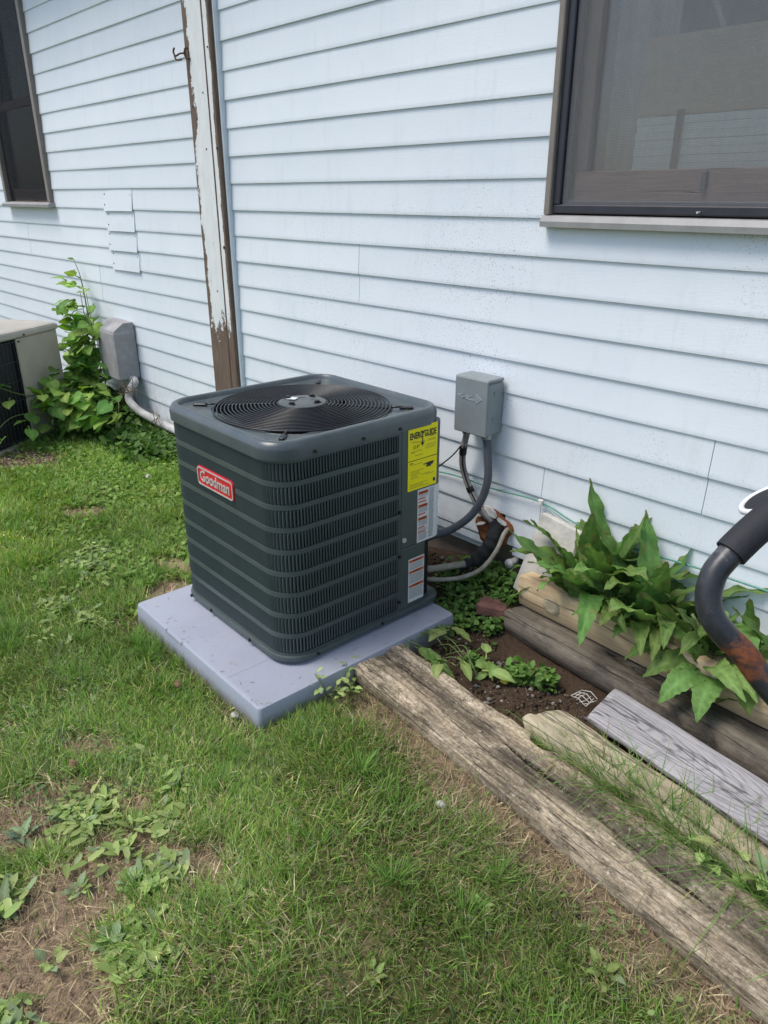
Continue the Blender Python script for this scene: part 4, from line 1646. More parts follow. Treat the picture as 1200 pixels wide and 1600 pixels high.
# insulated line
pth = smooth_path([(-1.585, 2.06, 0.285), (-1.565, 2.01, 0.270), (-1.56, 1.975, 0.222), (-1.60, 1.935, 0.160), (-1.645, 1.86, 0.150), (-1.67, 1.76, 0.162), (-1.70, 1.69, 0.170)], 60)
ls = root('refrigerant_line', pth[0], 'thick pipe in torn black foam leaving the rusty hole', 'pipe')
m = MB()
m.tube(pth[22:], [0.0125 + 0.0025 * mnoise.noise((i * .4, 1, 1)) for i in range(38)], 10)
m.build('wrapped_pipe', 'copper_wrap', ls, pth[0], True)
m = MB()
m.tube(pth[2:34], [0.027 + 0.007 * mnoise.noise((i * .45, 3, 3)) - (0.008 if i > 27 else 0) for i in range(32)], 12)
m.build('foam_sleeve', 'foam', ls, pth[0], True)
m = MB()
for i in range(5):
    a = pth[28 + i] + Vector((random.uniform(-.02, .02), random.uniform(-.02, .0), -0.01))
    m.tube([a, a + Vector((random.uniform(-.02, .02), -.012, -.022)), a + Vector((random.uniform(-.03, .03), -.012, -.035))], [0.009, 0.006, 0.001], 6)
m.build('foam_tatter', 'foam', ls, pth[0], True)
pth = smooth_path([(-1.535, 2.06, 0.285), (-1.515, 2.0, 0.28), (-1.512, 1.96, 0.23), (-1.54, 1.915, 0.160), (-1.60, 1.86, 0.118), (-1.65, 1.77, 0.125), (-1.69, 1.69, 0.15)], 50)
m = MB()
m.tube(pth, 0.0085, 8)
set_props(m.build('thin_refrigerant_line', 'copper_wrap', None, pth[0], True), 'thin pale copper pipe curving low from the rusty hole to the air conditioner', 'pipe')
# white capped nub on the starter rail
m = MB()
m.cyl((-1.49, WY - 0.012, 0.165), 0.014, 0.04, 'Y', 12)
m.cyl((-1.49, WY - 0.036, 0.165), 0.018, 0.012, 'Y', 12)
set_props(m.build('pipe_stub', 'pipe_white', None, (-1.49, WY - 0.012, 0.165), True), 'small white capped pipe stub poking out under the siding', 'pipe')
# green cord along the wall
m = MB()
pth = smooth_path([(-1.95, WY - 0.006, 0.405), (-1.80, WY - 0.012, 0.425), (-1.60, WY - 0.014, 0.425), (-1.40, WY - 0.012, 0.435), (-1.24, WY - 0.012, 0.40), (-1.05, WY - 0.012, 0.385), (-0.8, WY - 0.012, 0.395), (-0.55, WY - 0.012, 0.40), (0.2, WY - 0.012, 0.42)], 60)
m.tube(pth, 0.0030, 6)
m.tube(smooth_path([(-1.40, WY - 0.013, 0.435), (-1.30, WY - 0.013, 0.385), (-1.22, WY - 0.014, 0.345)], 10), 0.0012, 5)
m.tube(smooth_path([(-1.40, WY - 0.013, 0.435), (-1.29, WY - 0.013, 0.40), (-1.18, WY - 0.014, 0.36)], 10), 0.0012, 5)
gc = m.build('green_cord', 'green_cord', None, (-1.4, WY - 0.012, 0.43), True)
set_props(gc, 'thin green cord strung along the white siding behind the leaves', 'cord')
m = MB()
m.bbox((-1.392, WY - 0.014, 0.434), (0.020, 0.012, 0.022), 0.003)
set_props(m.build('cord_clip', 'flake_white', None, (-1.392, WY - 0.014, 0.434)), 'small white clip holding the green cord to the siding', 'clip')

# grey cover box on the left wall
BOo = Vector((-4.75, 2.0, 0.30))
gb = root('cover_box', BOo, 'weathered grey cover box on the wall beside the climbing vine', 'cover box')
m = MB()
prof = [(-4.87, LY - 0.006), (-4.87, LY - 0.10), (-4.85, LY - 0.135), (-4.60, LY - 0.150), (-4.575, LY - 0.145), (-4.575, LY - 0.006)]
lo, hi = 0.335, 0.640
loops = []
for z, ins in ((lo, 0.004), (lo + 0.006, 0), (hi - 0.02, 0), (hi + 0.0, 0.006)):
    loops.append([(x + (ins if x < -4.75 else -ins), y + (ins if y < LY - .05 else 0), z) for x, y in prof])
loops.append([(x * .96 - 4.75 * .04, min(LY - .006, y + 0.075), hi + 0.045) for x, y in prof])
m.loft(loops, True, True)
m.build('shell', 'weathered_box', gb, BOo)
m = MB()
m.bbox((-4.73, LY - 0.030, 0.318), (0.26, 0.045, 0.03), 0.004)
m.build('base_plate', 'rust_dark', gb, BOo)

# white drain pipe under it
pth = smooth_path([(-4.62, 2.03, 0.33), (-4.545, 2.03, 0.325), (-4.545, 1.99, 0.27), (-4.53, 1.97, 0.215), (-4.45, 1.98, 0.165), (-4.30, 2.0, 0.135), (-4.15, 2.02, 0.115), (-3.95, 2.03, 0.10)], 60)
m = MB()
m.tube(pth, [0.025 + 0.0012 * (i % 2) for i in range(60)], 12)
dp = m.build('drain_pipe', 'pipe_white', None, pth[0], True)
set_props(dp, 'dirty white drain pipe bending along the foot of the siding', 'pipe')
tw = root('dead_twigs', (-4.45, 1.98, 0.2), 'dry brown twigs tangled on the white drain pipe', 'twigs')
for i in range(14):
    a = Vector((-.06 + random.uniform(-.05, .06) + (.28 if i > 9 else 0), random.uniform(-.02, .02), .10 + random.uniform(-.03, .03) - (.14 if i > 9 else 0)))
    m = MB()
    m.tube(smooth_path([a, a + Vector((random.uniform(-.06, .08), random.uniform(-.04, 0), random.uniform(-.03, .05))), a + Vector((random.uniform(-.08, .14), -.03, random.uniform(-.10, .06)))], 8), 0.0022, 5)
    m.build('twig', 'stem_brown', tw, (0, 0, 0), True)

# ------------------------------------------------------------------ old air conditioner
OC = Vector((-4.93, 1.73, 0))
U = Vector((0.51, -0.86, 0)).normalized()
V = Vector((-U.y * -1, 0, 0))
V = Vector((-0.86, -0.51, 0)).normalized()
SZ = 0.72
oroot = root('old_air_conditioner', OC, 'old beige air conditioner with dark wire grille, half covered by vine', 'air conditioner')
ROT = Matrix((U, V, Vector((0, 0, 1)))).transposed()
# local frame: u along the visible face from the right corner, v to the back


def ow(u, v, z):
    return OC + U * u + V * v + Vector((0, 0, z))


def obox(m, u0, u1, v0, v1, z0_, z1_, b=0.004):
    c_ = ow((u0 + u1) / 2, (v0 + v1) / 2, (z0_ + z1_) / 2)
    m.bbox(c_, (u1 - u0, v1 - v0, z1_ - z0_), b, ROT)


OT = 0.685
m = MB()
obox(m, -0.012, SZ + 0.012, -0.012, SZ + 0.012, OT - 0.045, OT - 0.002, 0.010)
lid0 = []
for off, z in ((0.0, OT - 0.004), (0.02, OT + 0.003), (0.06, OT + 0.004), (0.12, OT - 0.02), (0.16, OT - 0.045)):
    r = 0.05 + off
    lid0.append([tuple(ow(SZ / 2 + x, SZ / 2 + y, z)) for x, y in rsq(SZ / 2 + 0.008 - off, max(0.04, .02 + off), 6)])
m.loft(lid0)
m.build('lid', 'old_lid', oroot, OC)
m = MB()
obox(m, 0.0, 0.36, 0.0, 0.012, 0.285, OT - 0.047)
obox(m, 0.0, 0.012, 0.0125, 0.30, 0.285, OT - 0.047)
m.build('corner_panel', 'old_beige', oroot, OC)
m = MB()
obox(m, 0.19, 0.36, 0.0, 0.012, 0.02, 0.282)
obox(m, 0.18, 0.19, 0.0, 0.20, 0.02, 0.282)
m.build('lower_panel', 'old_beige', oroot, OC)
m = MB()
obox(m, 0.20, 0.66, 0.03, 0.68, 0.02, OT - 0.06)
m.build('coil', 'coil', oroot, OC)
m = MB()
obox(m, 0.0, SZ, 0.0, SZ, 0.0, 0.02)
m.build('base', 'old_beige', oroot, OC)
m = MB()
for k in range(12):
    u = 0.375 + k * 0.031
    m.tube([ow(u, 0.006, 0.03), ow(u, 0.006, OT - 0.05)], 0.0022, 5)
for k in range(6):
    z = 0.05 + k * 0.115
    m.tube([ow(0.36, 0.004, z), ow(SZ - 0.02, 0.004, z)], 0.0028, 5)
m.build('wire_guard', 'frame_dark', oroot, OC)
m = MB()
for (u, z) in ((0.30, OT - 0.03), (0.34, OT - 0.065), (0.32, 0.255)):
    c_ = ow(u, -0.013 if z > OT - .05 else -0.002, z)
    m.bbox(c_, (0.016, 0.004, 0.010), 0.001, ROT)
m.build('screw', 'black', oroot, OC)
MB().box(ow(.10, -.004, .01), (.001, .001, .001))

# ------------------------------------------------------------------ timbers


def timber(name, mat, p0, p1, width, thick, label, cat, bulge=0.0, crack=None, bite=None, rough=0.004, nx=70, ny=14, roll=0.0, endcut=0.0, seed=0, extra=None, sag=0.0):
    """p0,p1: centre of the two bottom ends. x along the length"""
    p0, p1 = Vector(p0), Vector(p1)
    L = (p1 - p0).length
    m = MB()
    # cross section around: top points then bottom
    loops = []
    for i in range(nx + 1):
        x = L * i / nx
        xe = min(x, L - x)
        er = 0.004 * math.exp(-xe / 0.008)
        loop = []
        for j in range(ny + 1):
            t = j / ny
            y = (t - 0.5) * width
            dx = endcut * (t - 0.5) * (1 if i < nx / 2 else 0) * max(0, 1 - x / 0.06)
            z = thick
            edge = min(t, 1 - t) * width
            z -= 0.006 * math.exp(-edge / 0.006)
            nz_ = mnoise.noise((x * 6, y * 40, seed)) * rough + mnoise.noise((x * 30, y * 90, seed + 9)) * rough * .4
            z += nz_ - er
            yb_ = 0
            if crack:
                yc_ = crack(x)
                dd = abs(y - yc_)
                z -= 0.026 * math.exp(-(dd / 0.0042) ** 2) * min(1, x / .5 + .35)
            if bite and bite[0] < x < bite[1] and t > 0.86:
                yb_ = -bite[2] * math.sin((x - bite[0]) / (bite[1] - bite[0]) * math.pi) ** .5 * (t - .86) / .14
            if extra:
                z += extra(x, y)
            loop.append((x + dx, y + yb_ + 0.003 * mnoise.noise((x * 5, seed, 2)), z))
        # far side, bottom, near side
        hw = width / 2
        wob = 0.004 * mnoise.noise((x * 7, seed, 5))
        loop += [(x, hw + bulge, thick * 0.5), (x, hw - 0.002, 0.004), (x, hw - .008, 0.0)]
        loop += [(x, -hw + .008, 0.0), (x, -hw + 0.002 + wob, 0.004), (x, -hw - bulge + wob * .5, thick * 0.5 + wob)]
        loops.append(loop)
    m.loft(loops, True, True)
    ob = m.build(name, mat, None, (0, 0, 0), True, auto=48)
    d = (p1 - p0).normalized()
    yv = Vector((0, 0, 1)).cross(d).normalized()
    zv = d.cross(yv)
    M_ = Matrix((d, yv, zv)).transposed().to_4x4()
    M_ = Matrix.Translation(p0) @ M_ @ Matrix.Rotation(roll, 4, 'X')
    ob.matrix_world = M_
    return set_props(ob, label, cat)


g0 = 0.004
plank = timber('plank', 'plank_wood', (-1.535, 1.372, g0), (0.85, 1.117, g0), 0.212, 0.052, 'long weathered cracked plank lying on the lawn edge in front', 'plank', 0.0,
               crack=lambda x: 0.018 + 0.012 * math.sin(x * 3.1) + 0.0035 * math.sin(x * 17.0), bite=(0.60, 0.68, 0.03), rough=0.007, nx=240, ny=64, seed=1,
               extra=lambda x, y: 0.007 * (1 if y > 0.018 + 0.012 * math.sin(x * 3.1) else 0) * min(1, max(0, (x - .4) / .2)) - 0.006 * math.exp(-((y - .01) / .03) ** 2))
timber('dark_timber', 'dark_timber', (-1.345, 1.905, 0.0), (0.70, 1.685, 0.0), 0.135, 0.095, 'dark wet landscape timber on the soil under the pale timber', 'timber', 0.014, rough=0.006, nx=120, seed=4, endcut=.03)
pale = timber('pale_timber', 'pale_timber', (-1.345, 1.950, 0.100), (0.75, 1.825, 0.100), 0.110, 0.115, 'pale tan timber with a round knot, resting on the dark timber', 'timber', 0.012, rough=0.004, nx=120, seed=7, endcut=.02)
# knot in the near face of the pale timber
m = MB()
loops = []
for r, dz_ in ((0.030, 0.0), (0.026, 0.003), (0.017, 0.004), (0.012, 0.002), (0.001, 0.0035)):
    loops.append([(0.145 + r * 1.15 * math.cos(2 * math.pi * j / 20), -0.0675 - dz_, 0.060 + r * math.sin(2 * math.pi * j / 20)) for j in range(20)])
m.loft(loops)
kn = m.build('knot', 'mossy_timber', pale, (0, 0, 0), True)
timber('mossy_timber', 'mossy_timber', (-0.955, 1.50, 0.0), (0.35, 1.36, 0.0), 0.115, 0.075, 'yellowish mossy timber between the long plank and the grey board', 'timber', 0.010, crack=lambda x: -0.02 + .004 * math.sin(x * 9), rough=0.006, nx=90, seed=12, endcut=.05)
timber('grey_board', 'grey_board', (-0.845, 1.625, 0.085), (0.35, 1.43, 0.10), 0.150, 0.026, 'silver grey weathered board with strong grain leaning on the timbers', 'board', 0.0, rough=0.0025, nx=60, seed=15, roll=R(7), endcut=-.03)

# ------------------------------------------------------------------ small things by the wall
bro = Vector((-1.27, 2.0, 0.10))
m = MB()
T = Matrix.Rotation(R(-18), 3, 'X') @ Matrix.Rotation(R(7), 3, 'Y')
m.bbox((-1.30, 1.985, 0.255), (0.175, 0.045, 0.30), 0.007, T)
ob = m.build('stone_slab', 'block_white', None, (-1.30, 1.985, 0.12))
set_props(ob, 'dirty white masonry slab leaning on the siding behind the leaves', 'slab')
m = MB()
m.bbox((-1.41, 1.895, 0.050), (0.19, 0.09, 0.055), 0.012, Matrix.Rotation(R(24), 3, 'Z') @ Matrix.Rotation(R(-6), 3, 'X'))
set_props(m.build('red_brick', 'brick_red', None, (-1.41, 1.895, 0.03)), 'dusty red brick half sunk in soil at the timber ends', 'brick')
# white plastic netting scrap
m = MB()
no = Vector((-0.94, 1.69, 0.03))
A_, B_ = Vector((0.062, -0.016, 0.004)), Vector((0.016, 0.034, 0.012))
for k in range(6):
    a = no + A_ * (k / 5 - .5)
    m.tube([a - B_ * .5, a + Vector((0.003 * math.sin(k * 2.2), 0, 0.008 * math.sin(k * 1.3))), a + B_ * .5], 0.0014, 5)
for k in range(4):
    a = no + B_ * (k / 3 - .5)
    m.tube([a - A_ * .5, a + Vector((0, 0.002 * k, 0.010)), a + A_ * .5 + Vector((0, 0, .006 * (k % 2)))], 0.0014, 5)
set_props(m.build('plastic_netting', 'netting', None, no, True), 'scrap of white plastic netting sticking out under the grey board', 'netting')


def pebble(x, y, s, mat, label, cat, name, flat_=0.6, zoff=0.3):
    m = MB()
    n1, n2 = 6, 9
    seed = random.random() * 50
    loops = []
    for i in range(n1 + 1):
        ph = math.pi * i / n1
        l = []
        for j in range(n2):
            th = 2 * math.pi * j / n2
            p = Vector((math.sin(ph) * math.cos(th), math.sin(ph) * math.sin(th), -math.cos(ph)))
            k = 1 + 0.35 * mnoise.noise(p * 1.3 + Vector((seed, 0, 0)))
            l.append((p.x * s * k, p.y * s * k * .8, p.z * s * k * flat_))
        loops.append(l)
    m.loft(loops, True, True)
    o = m.build(name, mat, None, (0, 0, 0), True, auto=60)
    o.location = (x, y, gz(x, y) + s * zoff)
    return set_props(o, label, cat)


pebble(-3.62, 1.62, 0.022, 'stone', 'small pale stone in the clover left of the air conditioner', 'stone', 'stone', zoff=1.2)
pebble(-0.95, 1.075, 0.014, 'stone', 'pale pebble on the straw before the long plank', 'stone', 'stone', zoff=.9)
pebble(-1.62, 0.895, 0.015, 'stone', 'pale pebble in the grass at the pad front edge', 'stone', 'stone', zoff=1.0)
pebble(-1.86, 0.84, 0.018, 'dead_leaf', 'crumpled brown leaf at the foot of the pad', 'dead leaf', 'dead_leaf', 0.7, 1.5)
pebble(-1.17, 1.60, 0.016, 'yellow_leaf', 'curled yellow leaf on the dark soil behind the plank', 'dead leaf', 'yellow_leaf', 0.35, .9)
pebble(-1.62, 1.30 - .09, 0.013, 'dead_leaf', 'brown leaf scrap by the plank end', 'dead leaf', 'dead_leaf', 0.5, 1.0)
pebble(-1.70, 0.45, 0.016, 'dead_leaf', 'pinkish dead leaf standing in grass at the left edge', 'dead leaf', 'dead_leaf', 1.2, 1.6)

# ------------------------------------------------------------------ leaves


def leaf_mesh(name, L, W, shape, col, bend=0.6, fold=0.25, wave=0.0, wfreq=22, n=8, m_=4, petiole=0.0, seed=0, vein=0.25):
    """leaf along +x, normal +z, base at origin"""
    vs, fs, cs = [], [], []
    x, z, ang = petiole * 0.9, 0.0, 0.0
    pts = []
    for i in range(n + 1):
        pts.append((x, z, ang))
        st_ = L / n
        x += st_ * math.cos(ang)
        z += st_ * math.sin(ang)
        ang -= bend / n
    for i in range(n + 1):
        u = i / n
        hw = shape(u) * W / 2
        px_, pz_, a_ = pts[i]
        for j in range(-m_ // 2, m_ // 2 + 1):
            v_ = j / (m_ / 2)
            y = v_ * hw
            up_ = abs(v_) * hw * fold
            wv = wave * (abs(v_) ** 1.5) * math.sin(u * wfreq + (1.9 if v_ > 0 else 0) + seed) * W
            h_ = up_ + wv + (0.022 * W * math.sin(u * 52 - abs(v_) * 5) * (1 if j else 0) if n > 12 else 0)
            if n > 12 and abs(j) == m_ // 2:
                y *= 1 + 0.10 * mnoise.noise((u * 31, seed * 3.1, v_)) + 0.05 * math.sin(u * 67 + seed)
            vs.append((px_ - math.sin(a_) * h_, y, pz_ + math.cos(a_) * h_))
            k = 1 + vein * (1.2 if j == 0 else 0) + 0.10 * mnoise.noise((u * 9, v_ * 4, seed))
            if n > 12:
                k *= 1 + 0.13 * math.sin(u * 52 - abs(v_) * 5 + .8) * (1 if j else 0)
            tip = max(0.0, (u - .9) * 6) * (1 if (seed % 2 == 0 and n > 12) else 0) + (0.6 if n > 12 and mnoise.noise((u * 7, v_ * 3, seed * 5.3 + 2)) > .48 else 0)
            tip = min(tip, .8)
            cs.append((col[0] * k * (1 - tip) + .26 * tip, col[1] * k * (1 - tip) + .19 * tip, col[2] * k * (1.1 if j == 0 else 1) * (1 - tip) + .08 * tip))
    w_ = m_ + 1
    for i in range(n):
        for j in range(m_):
            a = i * w_ + j
            fs.append((a, a + w_, a + w_ + 1, a + 1))
    mb = MB()
    mb.add(vs, fs, cs)
    if petiole:
        pc = (col[0] * 1.3, col[1] * 1.15, col[2] * 1.2)
        mb.tube([(0, 0, -petiole * 0.12), (petiole * .5, 0, -petiole * .02), (petiole * .95, 0, 0)], [0.0035 * W / .06 + .0006, 0.0026 * W / .06 + .0005, 0.002 * W / .06 + .0004], 5, col=[pc] * 3)
    me = bpy.data.meshes.new(name)
    me.from_pydata(mb.v, [], mb.f)
    at = me.color_attributes.new('Col', 'FLOAT_COLOR', 'POINT')
    at.data.foreach_set('color', np.array([(c[0], c[1], c[2], 1) for c in mb.c], np.float32).ravel())
    me.polygons.foreach_set('use_smooth', [True] * len(me.polygons))
    me.materials.append(MATS['leaf'])
    return me


def sh_lance(u):
    return max(0.02, (math.sin(math.pi * min(1, u ** 0.75)) ** 0.75) * (1.05 - 0.15 * u)) if u < 0.999 else 0.02


def sh_ovate(u):
    return max(0.02, math.sin(math.pi * u ** 0.62) ** 0.8) if 0 < u < 0.999 else 0.05


def sh_heart(u):
    if u >= 0.999:
        return 0.02
    return max(0.02, (1.0 - (max(0, u - .30) / .70) ** 1.7) * (0.62 + .38 * min(1, u / .22)))


def sh_paddle(u):
    return max(0.03, 0.16 + 0.84 * math.sin(math.pi * min(1, max(0, (u - .25) / .75)) ** .9) ** .8) if u < .999 else 0.1


def place_leaf(me, parent, base, az, el, roll=0.0, s=1.0, name='leaf'):
    o = bpy.data.objects.new(name, me)
    COL.objects.link(o)
    o.parent = parent
    o.matrix_local = Matrix.Translation(base) @ Matrix.Rotation(az, 4, 'Z') @ Matrix.Rotation(-el, 4, 'Y') @ Matrix.Rotation(roll, 4, 'X') @ Matrix.Scale(s, 4)
    return o


DG, DG2, DG3 = (0.145, 0.26, 0.066), (0.195, 0.32, 0.088), (0.115, 0.215, 0.056)
dock_me = [leaf_mesh('dock_leaf', 0.30, 0.068, sh_lance, c, b, 0.22, wv, f, 26, 6, 0.06, s) for (c, b, wv, f, s) in
           ((DG, 1.0, 0.09, 26, 0), (DG2, 1.7, 0.10, 29, 1), (DG3, 0.5, 0.09, 24, 2), (DG, 2.4, 0.08, 22, 3), (DG2, 1.4, 0.08, 27, 4))]
dock_big = [leaf_mesh('dock_leaf', 0.25, 0.105, sh_ovate, c, b, 0.16, wv, f, 24, 6, 0.08, s) for (c, b, wv, f, s) in
            ((DG2, 1.3, 0.045, 22, 0), (DG, 1.9, 0.045, 25, 1), (DG2, 0.8, 0.05, 26, 2))]


def dock(x, y, z, spec, label, n_rand, seed, azr=(-180, 180)):
    rs = random.Random(seed)
    rt = root('dock_plant', (x, y, z), label, 'plant')
    for (az, el, s, big, k, dx, dy, dz_) in spec:
        me = dock_big[k % 3] if big else dock_me[k % 5]
        place_leaf(me, rt, Vector((dx, dy, dz_)), R(az), R(el), rs.uniform(-.4, .4), s)
    for i in range(n_rand):
        az = rs.uniform(*azr)
        dx, dy = rs.uniform(-.09, .09), rs.uniform(-.05, .01)
        el = rs.uniform(52, 88)
        me = rs.choice(dock_me * 3 + dock_big)
        place_leaf(me, rt, Vector((dx, dy, 0)), R(az), R(el), rs.uniform(-1.1, 1.1), rs.uniform(0.65, 1.2))
    m = MB()
    for i in range(4):
        a = Vector((rs.uniform(-.06, .06), rs.uniform(-.03, .02), -0.02))
        m.tube(smooth_path([a, a + Vector((rs.uniform(-.02, .02), -.01, .10)), a + Vector((rs.uniform(-.06, .06), -.03, .20))], 8), 0.005, 6)
    m.build('stem', 'stem_green', rt, (0, 0, 0), True)
    return rt


dock(-1.10, 1.985, 0.135, [(-165, 30, 1.05, False, 3, -.05, -.02, 0), (175, 42, 1.0, False, 1, -.06, 0, 0), (150, 70, 1.0, False, 3, -.05, .0, 0.02), (110, 80, 1.2, False, 0, -.02, .0, 0), (150, 86, 1.25, False, 2, 0, .0, 0.02), (40, 82, 1.2, False, 2, 0.03, .0, 0.02), (20, 60, 1.2, False, 0, .05, 0, 0), (10, 48, 1.05, False, 4, .05, 0, 0)],
     'large wavy leaved dock plant rising beside the white slab', 38, 5, (-220, 40))
dock(-0.92, 1.985, 0.135, [(25, 52, 1.25, False, 2, .04, 0, 0), (15, 66, 1.15, False, 0, .04, 0, 0), (60, 80, 1.1, False, 2, 0, 0, 0), (-75, 58, .9, False, 1, 0, -.02, 0), (-110, 60, .9, True, 1, -.02, -.02, 0), (170, 75, 1.1, False, 0, -.03, 0, 0)],
     'broad leaved dock plant spilling over the pale timber', 36, 9, (-220, 60))
dock(-0.66, 1.960, 0.135, [(-112, 42, .78, True, 1, -.03, -.03, 0), (-88, 36, .80, True, 1, .02, -.04, 0), (-62, 40, .72, True, 0, .05, -.03, 0), (-138, 44, .80, True, 1, -.06, -.03, 0), (-98, 28, .74, True, 1, -.01, -.06, .02), (8, 50, 1.2, False, 0, .05, 0, 0), (-30, 44, 1.05, True, 0, .06, -.02, 0)],
     'dock plant behind the black tube with leaves hanging over the dark timber', 15, 21, (-200, 20))
dock(-0.36, 1.975, 0.135, [(20, 40, 1.1, False, 2, 0, 0, 0), (-165, 35, 1.15, False, 0, 0, 0, 0), (-150, 24, 1.0, True, 0, 0, 0, 0), (-80, 45, 1.0, True, 1, 0, -.03, 0)],
     'dock plant at the right picture edge behind the black tube', 10, 31, (-200, 20))
m = MB()
m.tube(smooth_path([(-0.60, 1.97, 0.13), (-0.55, 1.98, 0.32), (-0.50, 1.985, 0.44), (-0.455, 1.985, 0.50)], 14), [0.004] * 8 + [0.005, .007, .006, .007, .005, .002], 6)
set_props(m.build('dry_stalk', 'stalk_tan', None, (-0.60, 1.97, 0.13), True), 'dry tan seed stalk among the leaves at the right edge', 'plant stalk')

# climbing vine on the left
VO = Vector((-4.95, 1.93, 0.0))
vine = root('climbing_vine', VO, 'bright green heart leaved vine climbing the siding beside the grey cover box', 'vine')
VG = [(0.215, 0.36, 0.062), (0.155, 0.295, 0.055), (0.28, 0.42, 0.085), (0.11, 0.225, 0.048)]
vine_me = [leaf_mesh('vine_leaf', 0.075, 0.075, sh_heart, c, b, 0.12, 0.03, 9, 6, 4, 0.035, i) for i, (c, b) in enumerate(zip(VG * 2, (0.5, 0.8, 0.3, 1.0, 0.6, .2, .9, .4)))]


def vine_plant(vr, stems, per, seed, spread, skip_last=False):
    rs = random.Random(seed)
    m = MB()
    for s_ in stems:
        m.tube(s_, [0.006 - 0.004 * i / 24 for i in range(24)], 6)
    m.build('stem', 'stem_green', vr, (0, 0, 0), True)
    for si, s_ in enumerate(stems):
        last = skip_last and si == len(stems) - 1
        nl = 7 if last else per
        for i in range(nl):
            p = s_[min(23, int(3 + 21 * (i + rs.random()) / nl))]
            off = Vector((rs.gauss(0, spread), rs.gauss(-.035, .045), rs.gauss(0, .045)))
            if last:
                off *= .3
            q = Vector(p) + off
            q.z = max(q.z, .03)
            q.y = min(q.y, 2.06 - vr.location.y)
            sc_ = rs.uniform(.75, 1.5) * (0.55 if last and i > 4 else 1)
            place_leaf(rs.choice(vine_me), vr, q, R(rs.uniform(-150, 10)), R(rs.uniform(-45, 35)), rs.uniform(-.7, .7), sc_)


rs = random.Random(4)
stems = []
for i in range(11):
    bx_ = rs.uniform(-.12, .20)
    top = Vector((-.06 - .10 * i / 11 + rs.uniform(-.07, .10), rs.uniform(.0, .09), .40 + .045 * i + rs.uniform(-.04, .04)))
    stems.append(smooth_path([(bx_, 0, 0), (bx_ * .8 - .01, -.03, .14), tuple(top * .6 + Vector((bx_ * .3, 0, .03))), tuple(top)], 24))
stems.append(smooth_path([(-.12, .07, .6), (-.20, .10, .78), (-.28, .12, .93), (-.38, .13, 1.03)], 24))
vine_plant(vine, stems, 24, 14, .075, True)
bush = root('vine_bush', (-4.93, 1.80, 0), 'low leafy vine bush at the foot of the wall below the climbing vine', 'vine')
stems = []
for i in range(10):
    a_ = rs.uniform(0, 6.28)
    tx, ty = rs.uniform(-.22, .62), rs.uniform(-.18, .12)
    stems.append(smooth_path([(tx * .3, ty * .3, 0), (tx * .6, ty * .6, .16), (tx * .9, ty, .25), (tx, ty - .03, rs.uniform(.12, .38) * (1 if tx < .35 else .5))], 24))
vine_plant(bush, stems, 26, 15, .06)
# runners in front of the old unit
for (x, y, z) in ((-4.62, 1.12, .52), (-4.60, 1.15, .44), (-4.58, 1.20, .43), (-4.48, 1.05, .55), (-4.60, 1.30, .36), (-4.62, 1.45, .30), (-4.66, 1.38, .24), (-4.58, 1.32, .20), (-4.64, 1.52, .22), (-4.55, 1.22, .13), (-4.5, 1.12, .17), (-4.7, 1.5, .12), (-4.72, 1.58, .33), (-4.8, 1.64, .40)):
    for q in range(2):
        p = Vector((x, y, z)) - VO + Vector((rs.gauss(0, .02), rs.gauss(0, .02), rs.gauss(0, .02)))
        place_leaf(rs.choice(vine_me), vine, p, R(rs.uniform(-140, 0)), R(rs.uniform(-60, 10)), rs.uniform(-.5, .5), rs.uniform(.7, 1.1))
m = MB()
m.tube(smooth_path([(.05, -.1, .1), (.2, -.35, .25), (.33, -.6, .35), (.36, -.8, .48), (.42, -.88, .54)], 20), 0.003, 5)
m.tube(smooth_path([(.1, -.2, .12), (.3, -.45, .2), (.35, -.65, .22), (.42, -.8, .15)], 20), 0.003, 5)
m.build('runner', 'stem_green', vine, (0, 0, 0), True)

# rosette weeds on the lawn
WG = [(0.29, 0.375, 0.12), (0.235, 0.34, 0.095), (0.35, 0.43, 0.15), (0.24, 0.32, 0.16)]
ros_me = {
    'dandelion': [leaf_mesh('weed_leaf', 0.10, 0.026, sh_paddle, c, .9, .25, .10, 30, 9, 4, 0.015, i) for i, c in enumerate(WG[:3])],
    'plantain': [leaf_mesh('weed_leaf', 0.075, 0.042, sh_ovate, c, .7, .18, .03, 10, 7, 4, 0.03, i) for i, c in enumerate(WG[:3])],
    'small': [leaf_mesh('weed_leaf', 0.040, 0.026, sh_ovate, c, .6, .18, .03, 8, 5, 2, 0.02, i) for i, c in enumerate(WG)],
    'thistle': [leaf_mesh('weed_leaf', 0.085, 0.034, sh_lance, c, .7, .28, .16, 34, 10, 4, 0.01, i) for i, c in enumerate([WG[3], (0.15, .21, .13)])],
}


def weed(kind, x, y, n, s, label, seed, name='weed_rosette'):
    r_ = random.Random(seed)
    rt = root(name, (x, y, gz(x, y) + 0.004), label, 'weed', 'weeds in the lawn')
    for i in range(n):
        az = 2 * math.pi * (i + r_.uniform(-.35, .35)) / n * (1 if n < 10 else 2.0)
        el = R(r_.uniform(10, 50))
        place_leaf(r_.choice(ros_me[kind]), rt, Vector((r_.uniform(-.008, .008), r_.uniform(-.008, .008), 0)), az, el, r_.uniform(-.3, .3), s * r_.uniform(.7, 1.15))
    return rt


